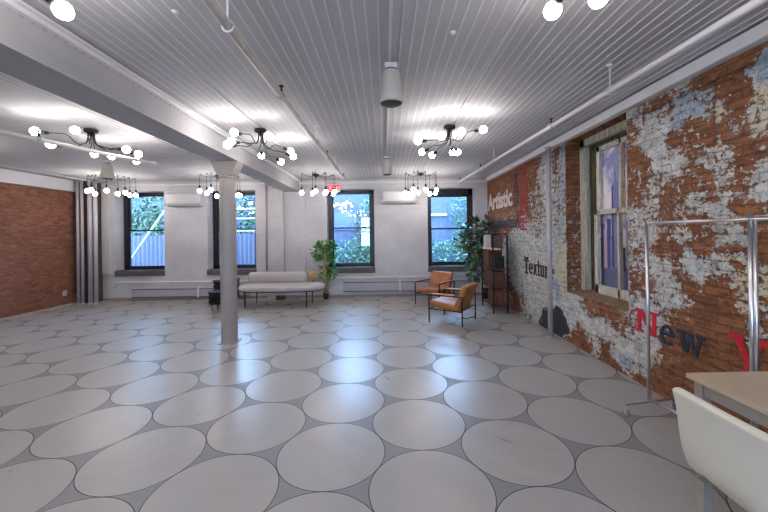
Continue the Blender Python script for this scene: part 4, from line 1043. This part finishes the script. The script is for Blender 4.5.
for i in range(4): mb.box((-1.25+i*.83, 0, 1.35), (.05, .04, 2.7))
o = mb.build('white_railing', plain('pale_railing_paint', (130, 130, 134), .6), loc=(-4.2, 12.6, .0)); tag(o, 'white railing seen through the second window', 'railing')
# neighbouring house wall
t = thing('neighbour_building', 'blue grey building wall seen through the two right windows', 'building', (.9, 12.9, -.2))
MB().box((0, .15, 1.8), (7, .3, 3.6)).build('wall', plain('neighbour_render', (46, 58, 78), .7, var=.12, scale=2), t)
MB().box((.1, -.05, 2.45), (2.6, .14, .07)).build('ledge', M['white_plastic'], t)
MB().box((-2.45, -.03, 2.25), (1.0, .06, .62)).build('window', plain('neighbour_window', (62, 74, 112), .3), t)
MB().box((-1.25, -.12, 1.5), (.10, .10, 4.0)).build('downpipe', M['grey_metal'], t)
M['ivy'] = leaf_material('ivy_leaf', (20, 54, 40), (84, 124, 84))
M['ivy_dark'] = leaf_material('dark_tree_leaf', (12, 34, 28), (80, 118, 78))  # darker leaf greens than the ivy
def ivy(nm, lab, cat, loc, cls, L, m, seed):
    r2 = random.Random(seed); t = thing(nm, lab, cat, loc)
    mb = MB()
    for cen, rad, n in cls: leaves(mb, n, cen, rad, L, L*.6, r2, shell=0)
    mb.build('foliage', m, t, fixn=False)
    mb = MB(); mb.tube([(0, .1, 0), (.1, .1, 1.2), (0, .12, 2.4)], .03, 6); mb.build('stem', M['trunk_dark'], t)
ivy('climbing_ivy', 'ivy climbing the neighbouring wall, seen through the third window', 'ivy', (-1.0, 12.35, -.2),
    [((.55, 0, 1.5), (.75, .16, 1.6), 900), ((-.2, 0, .75), (1.0, .2, .8), 700), ((.9, 0, 2.6), (.4, .14, .9), 300)], .13, M['ivy'], 5)
ivy('climbing_ivy', 'ivy climbing the neighbouring wall, seen through the fourth window', 'ivy', (2.6, 12.35, -.2),
    [((.55, 0, 2.2), (.75, .2, 1.7), 1100), ((-.3, 0, .8), (1.3, .2, .75), 900)], .13, M['ivy'], 6)
ivy('yard_tree', 'leafy tree above the blue fence, seen through the first window', 'tree', (-8.3, 12.4, -.2),
    [((0, 0, 3.0), (2.4, .5, 1.6), 3200)], .16, M['ivy_dark'], 7)
ivy('yard_tree', 'leafy tree behind the white railing, seen through the second window', 'tree', (-4.7, 13.4, -.2),
    [((0, 0, 3.1), (1.9, .4, 1.6), 1700), ((.3, -.3, 1.2), (1.3, .15, .9), 200)], .16, M['ivy_dark'], 8)
# far backdrop wall of the yard
o = MB().box((0, 0, 2), (26, .2, 4)).build('yard_wall', plain('yard_wall_render', (48, 58, 78), .7), loc=(-4, 15.5, -.2)); tag(o, 'pale wall at the far end of the yard behind the trees', 'wall')

# ------------------------------------------------------------------ daylight and camera
w = bpy.data.worlds.new('sky'); SC.world = w; w.use_nodes = True
bg = w.node_tree.nodes['Background']; bg.inputs[0].default_value = (.40, .64, 1.0, 1); bg.inputs[1].default_value = 26

cam = bpy.data.cameras.new('camera'); co = bpy.data.objects.new('camera', cam); COL.objects.link(co); SC.camera = co
F_, CX, CY, ROLL, YAW = 346.37, 387.77, 234.09, .0134, .0085
cam.sensor_fit = 'HORIZONTAL'; cam.sensor_width = 36; cam.lens = 36*F_/768
cam.shift_x = (384-CX)/768; cam.shift_y = (CY-256)/768
cam.clip_start = .05; cam.clip_end = 100
co.location = (0, 0, 1.56)
co.matrix_world = Matrix.Translation((0, 0, 1.56)) @ Matrix.Rotation(-YAW, 4, 'Z') @ Matrix.Rotation(PI/2, 4, 'X') @ Matrix.Rotation(-ROLL, 4, 'Z')
